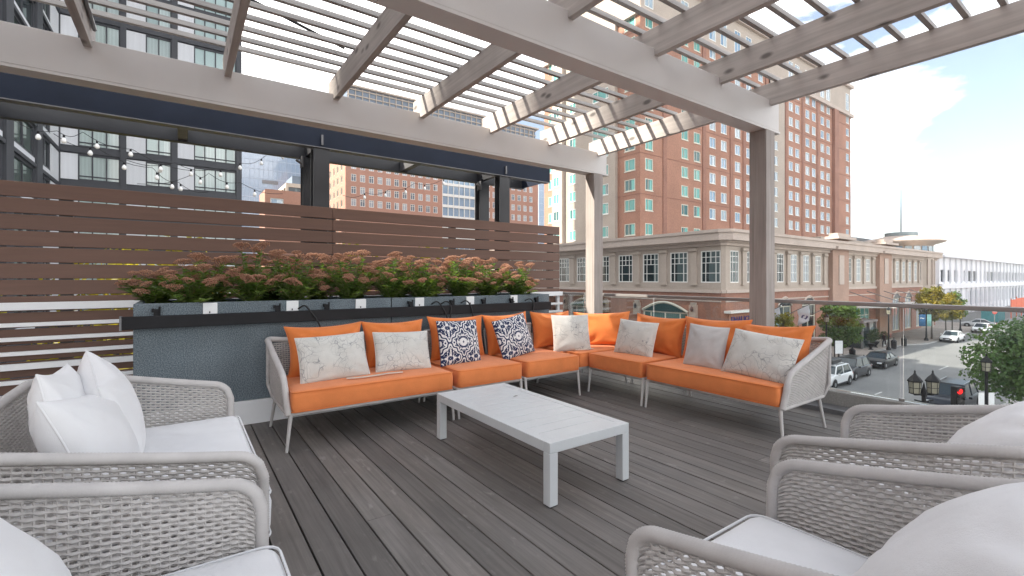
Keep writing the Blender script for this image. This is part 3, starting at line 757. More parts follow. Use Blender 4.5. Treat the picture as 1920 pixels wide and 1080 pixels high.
# cream grid block and low brick block
cb_ = thing('cream_grid_block', 'cream concrete grid office block with dark square windows beside the steel column', 'building', (0,0,GZ))
q = ctr(536,340,120); cb_.location = (q.x,q.y,GZ)
f1, f2 = Fac(q.x,q.y,0), Fac(q.x,q.y+16,-PI/2)
m_cb = M('cream concrete', (.52,.45,.36), .8, .06)
zt = 26.0; wl = MB(); w1 = [(.6+3.6*i,3.6+3.6*i,z,z+3.0) for i in range(2) for z in (6.0,10.0,14.0,18.0,22.0)]
f1.wall(wl, 7.8, GZ, zt, w1, .5); w2 = [(.5+3.1*i,3.0+3.1*i,z,z+3.0) for i in range(5) for z in (6.0,10.0,14.0,18.0,22.0)]
f2.wall(wl, 16, GZ, zt, w2, .5); wl.box(q.x+.1,q.y+.1,zt-.2,q.x+7.8,q.y+16,zt-.05); wl.build('concrete_grid', m_cb, cb_)
k1 = win_kind(3.0,3.0,[.5],[],m_dk,g_dark,.1,.1); k2 = win_kind(2.5,3.0,[.5],[],m_dk,g_dark,.1,.1)
for w in w1: put_win(cb_, f1, k1, w[0], w[2], .4)
for w in w2: put_win(cb_, f2, k2, w[0], w[2], .4)
MB().box(q.x+2,q.y+3,zt,q.x+7,q.y+12,zt+2.6).build('roof_plant', m_crown, cb_)
q = ctr(497,368,100)
lb = thing('low_brick_block', 'small low tan brick block with one square window below the glass tower', 'building', (q.x,q.y,GZ))
wl = MB(); f1 = Fac(q.x,q.y,0); f1.wall(wl, 9, GZ, 20.6, [(1.0,3.6,15.8,18.8)], .4); wl.box(q.x+.02,q.y+.45,GZ,q.x+9,q.y+9,20.5); wl.build('brick_wall', m_obrick, lb)
put_win(lb, f1, win_kind(2.6,3.0,[],[],m_wwhite,g_sky,.2,.1), 1.0, 15.8, .3)

# white exhibition hall down the street
hall = thing('exhibition_hall', 'long white exhibition hall with ribbon windows at the far end of the street', 'building', (138,30,GZ))
m_hall = M('white hall cladding', (.74,.75,.77), .6, .04, .05)
fh = Fac(138,30,0); LH = 150
hw = MB(); hwins = []
u = 1.0
random.seed(5)
while u < LH-4:
    w = random.choice((1.5,1.5,2.4,5.5)); hwins.append((u,u+w,.6,3.4)); u += w+random.choice((.5,.6,3.2 if u < 60 else .8))
low = [(1+2.6*i,2.5+2.6*i,-5.2,-1.6) for i in range(55) if not 5 <= i <= 8]
fh.wall(hw, LH, GZ, 6.2, hwins+low, .5)
hw.box(138.1,30.6,6.0,288,80,6.3); hw.box(137.6,29.0,6.2,288,30.7,6.6); hw.quad((138,80,GZ),(138,30,GZ),(138,30,6.2),(138,80,6.2)); hw.build('white_wall', m_hall, hall)
g_hall = glass_pane('grey hall pane', (.10,.13,.17), .1, (.2,.24,.29), .5, .6)
kk = {}
for w in hwins+low:
    W, H = round(w[1]-w[0],2), round(w[3]-w[2],2)
    if (W,H) not in kk: kk[(W,H)] = win_kind(W,H,[] if W < 3 else [.33,.66],[],m_hall,g_dark if H < 3 else g_hall,.1,.1)
    put_win(hall, fh, kk[(W,H)], w[0], w[2], .3)
rb_ = MB()
n = 20
for i in range(n):
    t0, t1 = i/n, (i+1)/n
    y0, y1 = 31+48*t0, 31+48*t1; z0, z1 = 6.3+8.0*math.sin(PI*t0*.75), 6.3+8.0*math.sin(PI*t1*.75)
    rb_.quad((150,y0,z0),(288,y0,z0),(288,y1,z1),(150,y1,z1))
rb_.build('vault_roof', M('pale roof sheet', (.70,.72,.74), .5, .04, .03), hall)
hc = MB()
for i in range(30): fh.box(hc, 3+5*i, 3.35+5*i, GZ, 6.2, 0, .35)
fh.box(hc, 0, LH, -.9, .2, -.2, .5); hc.build('white_column', m_hall, hall)

# unseen building added to the left to shade the terrace, and the base below
blocker = thing('shade_blocker', 'unseen plain brick block added left of the terrace to shade it', 'building', (-60,-20,GZ))
yb = 5.05+.36*61.5
wl = MB().box(-80,-40,GZ,-60,yb,52.0).build('brick_wall', m_brickd, blocker)
ws_ = MB()
for y in range(-36,6,4):
    for z in (8.0,14,20,26,32,38,44): ws_.box(-60.05,y,z,-59.97,y+1.6,z+2.0)
ws_.build('window_band', g_dark, blocker)
struct(MB().box(-6,-14,GZ,5.52,6.32,-.12).build('terrace_base', m_brickd))

# ------------------------------------------------------------------ trees
def leaf_cloud(mb, clumps, n, size, rnd, flat=.0):
    tot = sum(c[1]**2 for c in clumps)
    for c, r in clumps:
        k = int(n*r*r/tot)
        for _ in range(k):
            while True:
                p = Vector((rnd.uniform(-1,1),rnd.uniform(-1,1),rnd.uniform(-1,1)))
                if .25 < p.length < 1: break
            p = Vector((p.x,p.y,p.z*.75))
            q = Vector(c)+p*r; s = size*rnd.uniform(.6,1.25)
            nrm = (p.normalized()*.7+Vector((rnd.uniform(-1,1),rnd.uniform(-1,1),rnd.uniform(-.3,1.2)))).normalized()
            a = nrm.orthogonal().normalized(); a = Matrix.Rotation(rnd.uniform(0,6.28),3,nrm) @ a; b = nrm.cross(a)
            mb.add([q-a*s*.5-b*s*.12, q-b*s*.42+nrm*s*.1, q+a*s*.55, q+b*s*.4+nrm*s*.1],[(0,1,2,3)])
def tree(name, label, x, y, z, h, rad, mat, seed, n=1500, size=.22, trunk_h=.4, group=None, tr=.11, nclump=16, cat='tree', rz=1.0):
    rnd = random.Random(seed); o = thing(name, label, cat, (x,y,z), 0, group)
    th = h*trunk_h; ch = (h-th)
    tk = MB(); tk.tube([(0,0,-.05),(.03*rad,0,th*.5),(.06*rad,.02*rad,th),(.02,0,th+ch*.45),(0,0,th+ch*.75)],[tr,tr*.8,tr*.7,tr*.45,tr*.15],8)
    cl = []
    for i in range(nclump):
        t = (i+.5)/nclump; an = i*2.4+rnd.uniform(-.4,.4); zz = th*.9+ch*(.1+.82*t)
        prof = math.sin(PI*min(1,max(.06,(.14+.8*t))))**.7
        rr = rad*prof*rnd.uniform(.45,.85)*(1 if i % 4 else .25)
        c = Vector((rr*math.cos(an), rr*math.sin(an), zz*rz)); r = rad*rnd.uniform(.30,.46); cl.append((c, r))
        tk.tube([(0,0,th+ch*.02+ch*.5*t),(c.x*.5,c.y*.5,c.z-.22*r),(c.x*.92,c.y*.92,c.z)],[tr*.4,tr*.25,tr*.08],5)
    tk.build('trunk', m_bark, o, 45, world=False)
    lf = MB(); leaf_cloud(lf, cl, n, size, rnd)
    stuff(lf.build('crown', mat, o, world=False)); return o
tree('street_tree','green street tree behind the parked black car, in front of the white flag',53.7,19.3,GZ+.13,6.2,2.15,m_leaf_g,1,3600,.26,.28,'street trees along the far pavement',.1)
tree('street_tree','small yellow green street tree beside the pale flag, half hidden by the orange cushion',43.6,20.0,GZ+.13,5.6,1.5,m_leaf_y,2,1500,.24,.36,'street trees along the far pavement',.09)
tree('street_tree','yellow autumn street tree beside the blue banner lamp post',85.5,19.4,GZ+.13,7.6,2.0,m_leaf_y,3,2800,.3,.34,'street trees along the far pavement',.12)
tree('street_tree','street tree with yellow and green leaves second along from the blue banner',92.5,19.4,GZ+.13,6.6,2.1,m_leaf_y,4,2000,.3,.36,'street trees along the far pavement',.1)
tree('street_tree','green street tree last in the row before the silver car',99,20.0,GZ+.13,6.6,2.0,m_leaf_g,5,2000,.3,.36,'street trees along the far pavement',.1)
tree('street_tree','large dark green street tree on the near pavement at the right edge',38.7,4.46,GZ+.13,6.1,3.3,m_leaf_d,6,9500,.21,.3,None,.14,26)
tree('street_tree','slim green street tree behind the large dark one on the near pavement',50.5,4.6,GZ+.13,6.0,2.3,m_leaf_d,7,2600,.24,.34,None,.1)
for i, (x,y,h,r,lab) in enumerate(((-4.4,12.2,8.7,2.2,'golden leaved alley tree behind the left end of the brown fence'),(-.2,11.6,8.6,2.0,'golden leaved alley tree behind the fence left of the flower planter'),(3.3,12.6,8.8,2.1,'golden leaved alley tree behind the fence and the tallest stonecrop'),(7.0,14.5,9.0,1.9,'golden leaved alley tree behind the fence below the brick office block'))):
    tree('alley_tree', lab, x, y, GZ, h+1.0, r+.5, m_leaf_gold, 20+i, 4200, .17, .5, 'golden trees behind the fence', .1)
# ------------------------------------------------------------------ deck, kerb, glass railing
deck = bpy.data.objects.new('deck', None); COL.objects.link(deck); struct(deck)
rd = random.Random(3)
x = .511-.1505*24
bi = 0
while x < 5.12:
    cuts = [-2.0, rd.choice((rd.uniform(-1.6,-.6), rd.uniform(-1.4,-.2), rd.uniform(-1,0), rd.uniform(1.2,3.2))), 6.0]
    if abs(x-3.37) < .08: cuts = [-2.0, 1.72, 6.0]
    dz = rd.uniform(-.0015,.0015)
    for y0, y1 in zip(cuts, cuts[1:]):
        L = y1-y0-.003
        o = MB().box(0,0,-.03,.1418,L,0).build('deck_board', m_deck, None, world=False); o.parent = deck; o.location = (x+.0035, y0, dz); bev(o, .0025)
    x += .1505
struct(MB().box(-4.2,-2.0,-.10,5.12,6.0,-.045).build('gap_shade_sheet', m_black))  # black sheet added so the board gaps look deep in shade
cu = thing('terrace_kerb', 'stained concrete kerb with metal ledge under the glass railing', 'kerb', (5.4,0,0))
MB().box(5.33,-2.0,-.12,5.52,6.2,.175).build('concrete_kerb', m_conc, cu, bevel=.008)
MB().box(5.125,-2.0,-.10,5.325,6.0,.045).build('metal_ledge', m_galv, cu, bevel=.004)
gr = thing('glass_railing', 'frameless glass railing with brushed steel top rail along the street side', 'railing', (5.42,0,.17))
ys = [-1.34,.05,1.44,2.83,4.22,5.61,6.12]
for y0, y1 in zip(ys, ys[1:]): MB().box(5.413,y0+.012,.178,5.427,y1-.012,1.035).build('glass_panel', m_clear, gr)
MB().box(5.395,-2.0,1.035,5.45,6.15,1.075).build('top_rail', m_rail, gr, bevel=.006)
ch = MB()
for y in ys: ch.box(5.408,y-.02,.176,5.432,y+.02,.20)
ch.build('panel_clamp', m_rail, gr)

# ------------------------------------------------------------------ brown privacy fence and white slatted rail
fen = thing('privacy_fence', 'brown horizontal board privacy fence behind the flower planters', 'fence', (0,6.15,0))
for i in range(14):
    z1 = 2.2-i*.1515; z0 = z1-.139
    ends = [-5.6, -2.05 if i % 2 else -2.6, 1.57, 5.36] if i % 3 == 0 else [-5.6, -1.9, 1.57, 5.36]
    for a, b in zip(ends, ends[1:]):
        o = MB().box(a+.001,6.14,z0,b-.001,6.165,z1).build('fence_board', m_fence, fen); bev(o, .004)
for xx in (-4.9,-2.9,-.9,1.57,3.3,5.2): MB().box(xx-.045,6.17,-.1,xx+.045,6.24,2.15).build('fence_post', m_steel, fen)
wr = thing('slatted_railing', 'white horizontal slat metal railing in front of the brown fence', 'railing', (0,6.05,0))
for i, z in enumerate((1.015,.865,.735,.605,.475,.345,.215)):
    MB().box(-5.6,6.02,z,5.33,6.07,z+(.055 if i else .07)-(.02 if i not in (0,4) else 0)).build('rail_slat', m_white, wr, bevel=.003)
for xx in (-4.2,-2.4,-.33,1.5,3.3,5.28): MB().box(xx-.025,6.075,-.05,xx+.025,6.12,1.06).build('rail_post', m_white, wr)
MB().box(-5.6,6.0,0,5.33,6.10,.20).build('white_kerb', m_white, wr)

# ------------------------------------------------------------------ planters with stonecrop
for x0, x1, lab in ((-.31,1.815,'left grey granite planter with white plinth behind the orange sofa'),(1.825,3.99,'right grey granite planter with white plinth near the pergola corner post')):
    p = thing('granite_planter', lab, 'planter', (x0,4.78,0), 0, 'granite planters along the fence')
    b = MB(); b.box(x0,4.78,.215,x1,4.83,1.10); b.box(x0,5.52,.215,x1,5.57,1.10); b.box(x0,4.83,.215,x0+.05,5.52,1.10); b.box(x1-.05,4.83,.215,x1,5.52,1.10); b.box(x0+.05,4.83,.215,x1-.05,5.52,.3)
    b.build('stone_box', m_gran, p, bevel=.006)
    MB().box(x0+.05,4.83,.9,x1-.05,5.52,1.06).build('soil', m_soil, p)
    MB().box(x0-.02,4.765,0,x1+.004,5.56,.213).build('plinth', m_white, p, bevel=.004)
    w_ = x1-x0
MB().box(.42,4.72,0,3.99,4.762,.03).build('tmp', m_white) if False else None
lbr = thing('light_bar', 'long black metal light bar fixed across the front of the grey planters', 'light bar', (-.37,4.68,.9))
MB().box(-.375,4.665,.905,3.93,4.72,1.005).build('bar_body', m_black, lbr, bevel=.004)
MB().box(-.385,4.66,.9,-.372,4.725,1.01).build('end_cap', m_galv, lbr)
def fx(px): 
    t = (px-960)/877; d = 4.78/(.816-.578*t); return d*(.816*t+.578)
for px in (394,548,676,786,881,963):
    X = fx(px); o = MB().box(X-.052,4.768,.985,X+.052,4.779,1.095).build('mounting_plate', m_white, lbr)
    MB().lathe([(.008,-.008),(.009,0)],8,(X,4.766,1.015),'x').build('bolt', m_steel, o)
for px in (293,519,611,768,846,905,957,1004):
    X = fx(px); k = MB(); k.box(X-.016,4.74,1.0,X+.016,4.775,1.055); k.box(X-.03,4.735,1.03,X-.012,4.77,1.06); k.tube([(X+.02,4.75,1.0),(X+.022,4.755,1.075)],.008,6); k.build('clamp', m_black, lbr)
for px, dx in ((566,.16),(812,.12),(830,-.05),(866,.05),(985,-.06)):
    X = fx(px); pts = chaikin([(X-.04,4.74,1.02),(X+.01,4.70,1.06),(X+.05,4.66,1.0),(X+.05+dx*.5,4.65,.88),(X+dx+.05,4.64,.62)],2)
    tag(MB().tube(pts,.008,6).build('power_cable', m_rubber, None, 45),
        {566:'black cable looping over the light bar behind the leftmost orange cushion',812:'black cable hanging behind the single orange seat, left one of the pair',830:'thin black cable crossing the light bar above the navy patterned pillow',866:'short black cable over the light bar between the two navy pillows',985:'black cable at the right end of the light bar'}[px], 'cable', 'cables over the light bar')

rs = random.Random(21)
def flower_head(seed):
    r = random.Random(seed); m = MB()
    for i in range(70):
        rr = math.sqrt((i+.5)/70); a = i*2.39996; x_, y_ = rr*math.cos(a), rr*math.sin(a)
        z_ = .30*(1-rr*rr)+r.uniform(-.13,.13); s = r.uniform(.075,.125); c = Vector((x_*.95,y_*.95,z_))
        m.add([c+Vector(v)*s for v in ((1,0,0),(-1,0,0),(0,1,0),(0,-1,0),(0,0,1.0),(0,0,-1.6))],[(0,2,4),(2,1,4),(1,3,4),(3,0,4),(2,0,5),(1,2,5),(3,1,5),(0,3,5)])
    for i in range(9):
        a = i*.7+r.uniform(-.2,.2); m.tube([(0,0,-.75),(.75*math.cos(a),.75*math.sin(a),.0)],.03,3,caps=False)
    return m.mesh('flower_head', m_sedhead)
heads = [flower_head(i) for i in range(4)]
spots = [(-.16+.222*i+rs.uniform(-.05,.05), (4.98 if i % 2 else 5.30)+rs.uniform(-.04,.04)) for i in range(19)]
ordn = ['first','second','third','fourth','fifth','sixth','seventh','eighth','ninth','tenth','eleventh','twelfth','thirteenth','fourteenth','fifteenth','sixteenth','seventeenth','eighteenth','nineteenth']
for i, (x_, y_) in enumerate(spots):
    o = thing('stonecrop_plant', 'stonecrop clump with flat rust pink flower heads, %s from the left end of the planters' % ordn[i], 'plant', (x_,y_,1.06), 0, 'stonecrop plants in the granite planters')
    lv, st = MB(), MB(); nst = 24
    hs = {0:.30,1:.36}.get(i, .47)*rs.uniform(.94,1.08)
    if i == 18: hs = .36
    for k in range(nst):
        a = k*2.4+rs.uniform(-.3,.3); rad = .05+.26*math.sqrt((k+.5)/nst)*rs.uniform(.7,1.1)
        H = hs*(1-.55*(rad/.3)**2)*rs.uniform(.82,1.12); 
        if math.sin(a) < -.35: H *= rs.uniform(.45,.8)
        bx, by = .03*math.cos(a), .03*math.sin(a); tx, ty = rad*math.cos(a), rad*math.sin(a)
        if y_+ty > 5.95: ty = 5.95-y_
        pts = [Vector((bx,by,0)),Vector((lerp(bx,tx,.35),lerp(by,ty,.35),H*.45)),Vector((lerp(bx,tx,.8),lerp(by,ty,.8),H*.82)),Vector((tx,ty,H))]
        st.tube(pts,[.006,.005,.0045,.004],5,caps=False)
        for j in range(17):
            t = .04+.92*j/17; seg = min(2,int(t*3)); f = t*3-seg; p = pts[seg].lerp(pts[seg+1],f)
            la = j*2.1+k; dz = rs.uniform(-.1,.55); d = Vector((math.cos(la),math.sin(la),dz)).normalized(); L = rs.uniform(.06,.105)*(1.0-.25*t); w = L*.40
            sdv = d.cross(Vector((0,0,1))).normalized()*w; up = sdv.cross(d).normalized()*L*.13
            lv.add([p, p+d*L*.45-sdv+up, p+d*L, p+d*L*.45+sdv+up, p+d*L*.5],[(0,1,4),(1,2,4),(2,3,4),(3,0,4)])
        if k % 3 != 2:
            s = rs.uniform(.045,.078)*(1.1 if H > .35 else .9); tilt = (rs.uniform(-.35,.35)-ty*.8, rs.uniform(-.35,.35)+tx*.8, rs.uniform(0,6))
            inst('flower_head', heads[rs.randrange(4)], o, (tx,ty,H+s*.55), tilt, (s,s,s*rs.uniform(.8,1.0)))
    stuff(lv.build('leaves', m_sedleaf, o, world=False)); stuff(st.build('stems', m_sedstem, o, world=False))

# ------------------------------------------------------------------ pergola
per = thing('pergola', 'weathered timber pergola with cream beams and slatted roof over the deck', 'pergola', (5.15,2.57,0))
for y0, y1 in ((2.50,2.64),(5.05,5.19),(-.42,-.28)):
    MB().box(-2.6,y0,2.92,5.37,y1,3.23).build('beam', m_cream, per, bevel=.006)
    if y0 > 0: MB().box(-2.6,y0-.004,2.895,5.39,y1+.03,2.918).build('beam_flashing', m_cream, per)
for xx, yy in ((5.15,2.575),(5.15,5.10),(-2.3,5.10),(-2.3,-.35),(5.15,-.35)):
    o = MB().box(-.092,-.092,0,.092,.092,2.893).build('post', m_post, per, world=False); o.location = Vector((xx,yy,0))-per.location; bev(o,.006)
for k in range(9):
    a = 5.19-.967*k
    if a < -2.9: break
    o = MB().box(-.028,0,0,.028,5.98,.236).build('rafter', m_raft, per, world=False); o.location = Vector((a,-.75,3.168))-per.location; bev(o,.004)
for k in range(27):
    b = 4.965-.2108*k
    o = MB().box(-2.75,0,0,5.225,.038,.038).build('roof_slat', m_slat, per, world=False); o.location = Vector((0,b-.019,3.4045))-per.location
# conduit fixed to the rafter at the left and the cable sagging over the slats
tag(MB().tube(chaikin([(-.565,5.0,3.30),(-.57,4.6,3.34),(-.565,3.6,3.33),(-.57,2.7,3.34)],2),.016,7).build('conduit', m_galv, None, 45), 'grey conduit clipped along the leftmost visible rafter', 'conduit')
tag(MB().tube(chaikin([(-1.6,3.2,3.47),(-.6,3.7,3.46),(.3,4.05,3.46),(1.25,4.5,3.47)],2),.012,6).build('roof_cable', m_rubber, None, 45), 'black cable lying across the pergola slats between the left rafters', 'cable')

# ------------------------------------------------------------------ navy steel frame behind the fence
sf = thing('steel_frame', 'navy steel portal frame with twin beams and columns behind the fence', 'steel frame', (1.5,6.4,GZ))
def channel(y, face):
    m = MB(); m.box(-5.5,y,3.03,5.36,y+.012,3.29); m.box(-5.5,y,3.018,5.36,y+.10*face if face > 0 else y+.012,3.03) if face > 0 else m.box(-5.5,y-.09,3.018,5.36,y+.012,3.03)
    if face > 0: m.box(-5.5,y,3.29,5.36,y+.10,3.302)
    else: m.box(-5.5,y-.09,3.29,5.36,y+.012,3.302)
    return m
MB().box(-5.5,6.395,3.006,5.36,6.52,3.0165).build('flange', m_galv, sf)  # lighter strip added to imitate the lit bottom flange
channel(6.40,1).build('front_beam', m_navy, sf); channel(7.25,-1).build('rear_beam', m_steel, sf)
MB().box(5.348,6.414,3.035,5.36,7.24,3.288).build('end_beam', m_navy, sf)
for xx in (-1.72,1.5,4.4):
    for yy in (6.50,7.14):
        m = MB(); m.box(xx-.10,yy-.08,GZ,xx+.10,yy-.068,3.016); m.box(xx-.10,yy+.068,GZ,xx+.10,yy+.08,3.016); m.box(xx-.006,yy-.066,GZ,xx+.006,yy+.066,3.016); m.build('column', m_steel, sf)
    MB().box(xx-.04,6.52,3.05,xx+.04,7.24,3.27).build('cross_beam', m_steel, sf)
    MB().box(xx-.012,6.37,3.04,xx+.012,6.398,3.17).build('bracket', m_galv, sf)
    pl_ = MB(); pl_.box(xx-.13,6.98,2.86,xx-.11,7.10,3.01); pl_.tube([(xx-.12,7.0,2.9),(xx-.2,7.0,2.95)],.02,6); pl_.build('gusset', m_galv, sf)
for xx in (.02,2.95): 
    MB().box(xx-.05,6.42,3.045,xx+.05,7.235,3.2).build('cross_beam', m_galv, sf)

# ------------------------------------------------------------------ festoon lights
m_bulb = M('frosted bulb glass', (.82,.82,.80), .25, .02)
bulb = MB().lathe([(.008,.075),(.02,.055),(.036,.03),(.043,0),(.036,-.028),(.018,-.042),(.003,-.046)],12).mesh('bulb', m_bulb, 60)
sock = MB().lathe([(.012,.12),(.018,.115),(.02,.07),(.014,.062)],8).mesh('socket', m_black, 40)
strings = [([(20,235,8),(107,257,9),(155,259,9.3),(247,290,10),(360,330,10.6)], 'festoon light string highest at the left in front of the apartment block'),
           ([(100,262,9),(180,287,9.6),(286,325,10.2),(335,352,10.8),(391,369,11)], 'festoon light string falling from the left towards the fence top'),
           ([(235,310,10),(327,315,10.6),(405,326,11),(450,315,11.6),(500,299,12.2),(565,275,12.8)], 'festoon light string rising to the steel column'),
           ([(257,355,10),(365,335,10.8),(391,334,11),(450,351,11.5),(530,372,12)], 'lowest festoon light string just above the fence'),
           ([(643,374,13),(686,369,13.4),(731,362,13.8),(777,351,14.2),(830,344,14.6),(900,318,15)], 'festoon light string in front of the brick office block')]
for pts, lab in strings:
    P3 = [ctr(*p) for p in pts]; o = thing('festoon_string', lab, 'string lights', P3[0], 0, 'festoon light strings beyond the fence')
    wire = []
    for a, b in zip(P3, P3[1:]):
        for j in range(6):
            t = j/6; p = a.lerp(b,t); p.z += .12-.10*math.sin(PI*t); wire.append(p)
    wire.append(P3[-1]+Vector((0,0,.12)))
    MB().tube(wire,.006,4,caps=False).build('wire', m_rubber, o)
    L = resample(wire, .62)
    for j, p in enumerate(L[1:-1] if len(L) > 3 else L):
        h = p-Vector((0,0,.12))-o.location; inst('bulb', bulb, inst('socket', sock, o, h), (0,0,0))
# ------------------------------------------------------------------ soft goods
def rounded_box(w, d, h, r, crown=.01, n=9, sag=0, seed=0):
    """cushion with rounded edges and a slightly domed top; centred in x and y, z from 0 to h"""
    m = MB(); idx = {}
    def co(t): return -1+2*t
    steps = [0,.02,.05,.1,.3,.5,.7,.9,.95,.98,1]
    def put(p):
        key = tuple(round(c,5) for c in p)
        if key in idx: return idx[key]
        x, y, z = p[0]*w/2, p[1]*d/2, p[2]*h/2
        ix, iy, iz = max(-w/2+r,min(w/2-r,x)), max(-d/2+r,min(d/2-r,y)), max(-h/2+r,min(h/2-r,z))
        v = Vector((x-ix,y-iy,z-iz)); q = Vector((ix,iy,iz))+(v.normalized()*r if v.length > 1e-9 else v)
        fx_, fy_ = 1-p[0]**2, 1-p[1]**2
        nz = noise.noise(Vector((q.x*5+seed,q.y*5,q.z*3)))*.006
        q.z += (crown*fx_*fy_*(1 if p[2] > 0 else .3)+nz*(fx_*fy_)**.3)
        q.y += (noise.noise(Vector((q.x*6,seed+2,q.z*8)))*.006)*(1 if p[1] > .9 else 0)
        idx[key] = len(m.v); m.v.append((q.x,q.y,q.z+h/2)); return idx[key]
    for ax in range(3):
        for sg in (-1,1):
            for i in range(len(steps)-1):
                for j in range(len(steps)-1):
                    c = []
                    for a, b in ((i,j),(i+1,j),(i+1,j+1),(i,j+1)):
                        p = [0,0,0]; p[ax] = sg; p[(ax+1)%3] = co(steps[a]); p[(ax+2)%3] = co(steps[b]); c.append(put(p))
                    if sg < 0: c.reverse()
                    if len(set(c)) == 4: m.f.append(tuple(c))
    return m
def welt(par, w, d, h, r, mat):
    for z, s in ((h-r*.25,.30),(r*.25,.30)):
        k = r*s; pts = []
        for sx, sy, a0 in ((1,1,0),(-1,1,PI/2),(-1,-1,PI),(1,-1,3*PI/2)):
            for q in range(5): a = a0+PI/2*q/4; pts.append((sx*(w/2-r)+(r-k*.35)*math.cos(a), sy*(d/2-r)+(r-k*.35)*math.sin(a), z))
        MB().tube(pts,.0042,6,closed=True).build('piping', mat, par, 60, world=False)
def pillow_mb(w, h, t, ears=.07, seed=0, n=26, wr=.006, slump=0):
    m = MB(); uv = []
    def shape(u, v, side):
        x = w/2*u*(1-ears*(1-v*v)*abs(u)); z = h/2*v*(1-ears*(1-u*u)*abs(v))
        e = max(0,(1-u*u)*(1-v*v)); y = side*t/2*e**.42
        f = min(1, e*4)
        q = Vector((x*7+seed*3.1, z*7, side*2.0))
        y += side*f*(noise.noise(q)*wr*1.6+noise.noise(q*2.7)*wr*.7)
        # folds fanning from the corners
        for cu, cv in ((1,1),(-1,1),(1,-1),(-1,-1)):
            d = math.hypot(u-cu,v-cv); an = math.atan2(v-cv,u-cu)
            y += side*f*wr*1.1*math.sin(an*9+seed+cu)*math.exp(-((d-.55)/.32)**2)
        z -= slump*(1-abs(u))*max(0,v)*h*.5
        return (x,y,z)
    g = {}
    for side in (1,-1):
        for i in range(n+1):
            for j in range(n+1):
                u = math.sin((-1+2*i/n)*PI/2); v = math.sin((-1+2*j/n)*PI/2)
                edge = i in (0,n) or j in (0,n)
                if edge and side < 0: g[(side,i,j)] = g[(1,i,j)]; continue
                g[(side,i,j)] = len(m.v); m.v.append(shape(u,v,side)); uv.append((u*w/2*1.6+.5, v*h/2*1.6+.5))
        for i in range(n):
            for j in range(n):
                c = (g[(side,i,j)],g[(side,i+1,j)],g[(side,i+1,j+1)],g[(side,i,j+1)])
                m.f.append(c if side < 0 else c[::-1])
    edge = [shape(math.sin((-1+2*i/20)*PI/2),-1,1) for i in range(20)]+[shape(1,math.sin((-1+2*i/20)*PI/2),1) for i in range(20)]+[shape(-math.sin((-1+2*i/20)*PI/2),1,1) for i in range(20)]+[shape(-1,-math.sin((-1+2*i/20)*PI/2),1) for i in range(20)]
    return m, uv, edge
def pillow(name, label, cat, w, h, t, loc, yaw, lean, mat, roll=0, ears=.07, seed=0, group=None, wr=.006, pipe=None, pr=.005, slump=0):
    """yaw turns the face from +Y, lean tips the top backwards; loc is the middle of the bottom edge"""
    m, uv, edge = pillow_mb(w,h,t,ears,seed,wr=wr,slump=slump)
    me = m.mesh(name, mat, 80); ul = me.uv_layers.new(name='uv')
    for lp in me.loops: ul.data[lp.index].uv = uv[lp.vertex_index]
    o = bpy.data.objects.new(name, me); COL.objects.link(o)
    rot = Euler((lean, roll, yaw)).to_matrix(); o.rotation_euler = (lean, roll, yaw)
    o.location = Vector(loc)+rot @ Vector((0,0,h/2*(1-ears*.6)))
    tag(o, label, cat, group)
    if pipe: MB().tube(edge, pr, 6, closed=True).build('piping', pipe, o, 60, world=False)
    return o

# ------------------------------------------------------------------ woven seating
def weave(rows, sfun, L, nrm, zb, zt, pitch=.022, amp=.0055, r=.0062, s0=0, s1=None, warp=True):
    """rope weave: rows of rope passing alternately before and behind upright strands; sfun(s, z) -> point, nrm(s) -> outward"""
    m = MB(); s1 = s1 if s1 is not None else L; n = int((s1-s0)/(pitch/2))
    for k in range(rows):
        v = (k+.5)/rows; base = len(m.v)
        for i in range(n+1):
            s = s0+(s1-s0)*i/n; z = zb(s)+v*(zt(s)-zb(s)); p = sfun(s,z); nn = nrm(s)
            p = p+nn*(amp*math.sin(PI*i/2+PI*k))
            m.v += [tuple(p+nn*r*.8), tuple(p+Vector((0,0,r))), tuple(p-nn*r*.8), tuple(p-Vector((0,0,r)))]
        for i in range(n):
            a, b = base+i*4, base+i*4+4
            for q in range(4): m.f.append((a+q,a+(q+1)%4,b+(q+1)%4,b+q))
    if warp:
        for i in range(0, n+1, 2):
            s = s0+(s1-s0)*(i)/n; a, b = zb(s), zt(s)
            if b-a > .03: m.tube([sfun(s,lerp(a,b,t)) for t in (0,.33,.66,1)], .0032, 4, caps=False)
    return m
def wrapped(pts, r, step=.0048, n=9):
    pts = resample(pts, step); rs_ = [r if i % 2 else r-.0024 for i in range(len(pts))]
    return MB().tube(pts, rs_, n)
def u_path(W, D, Rb, step=.01):
    pts = [(W/2,D/2),(W/2,-D/2+Rb)]
    for i in range(1,9): a = PI/2*i/8; pts.append((W/2-Rb+Rb*math.cos(a), -D/2+Rb-Rb*math.sin(a)))
    pts.append((-W/2+Rb,-D/2))
    for i in range(1,9): a = PI/2*i/8; pts.append((-W/2+Rb-Rb*math.sin(a), -D/2+Rb-Rb*math.cos(a)))
    pts.append((-W/2,D/2)); return resample([Vector((x,y,0)) for x,y in pts], step)
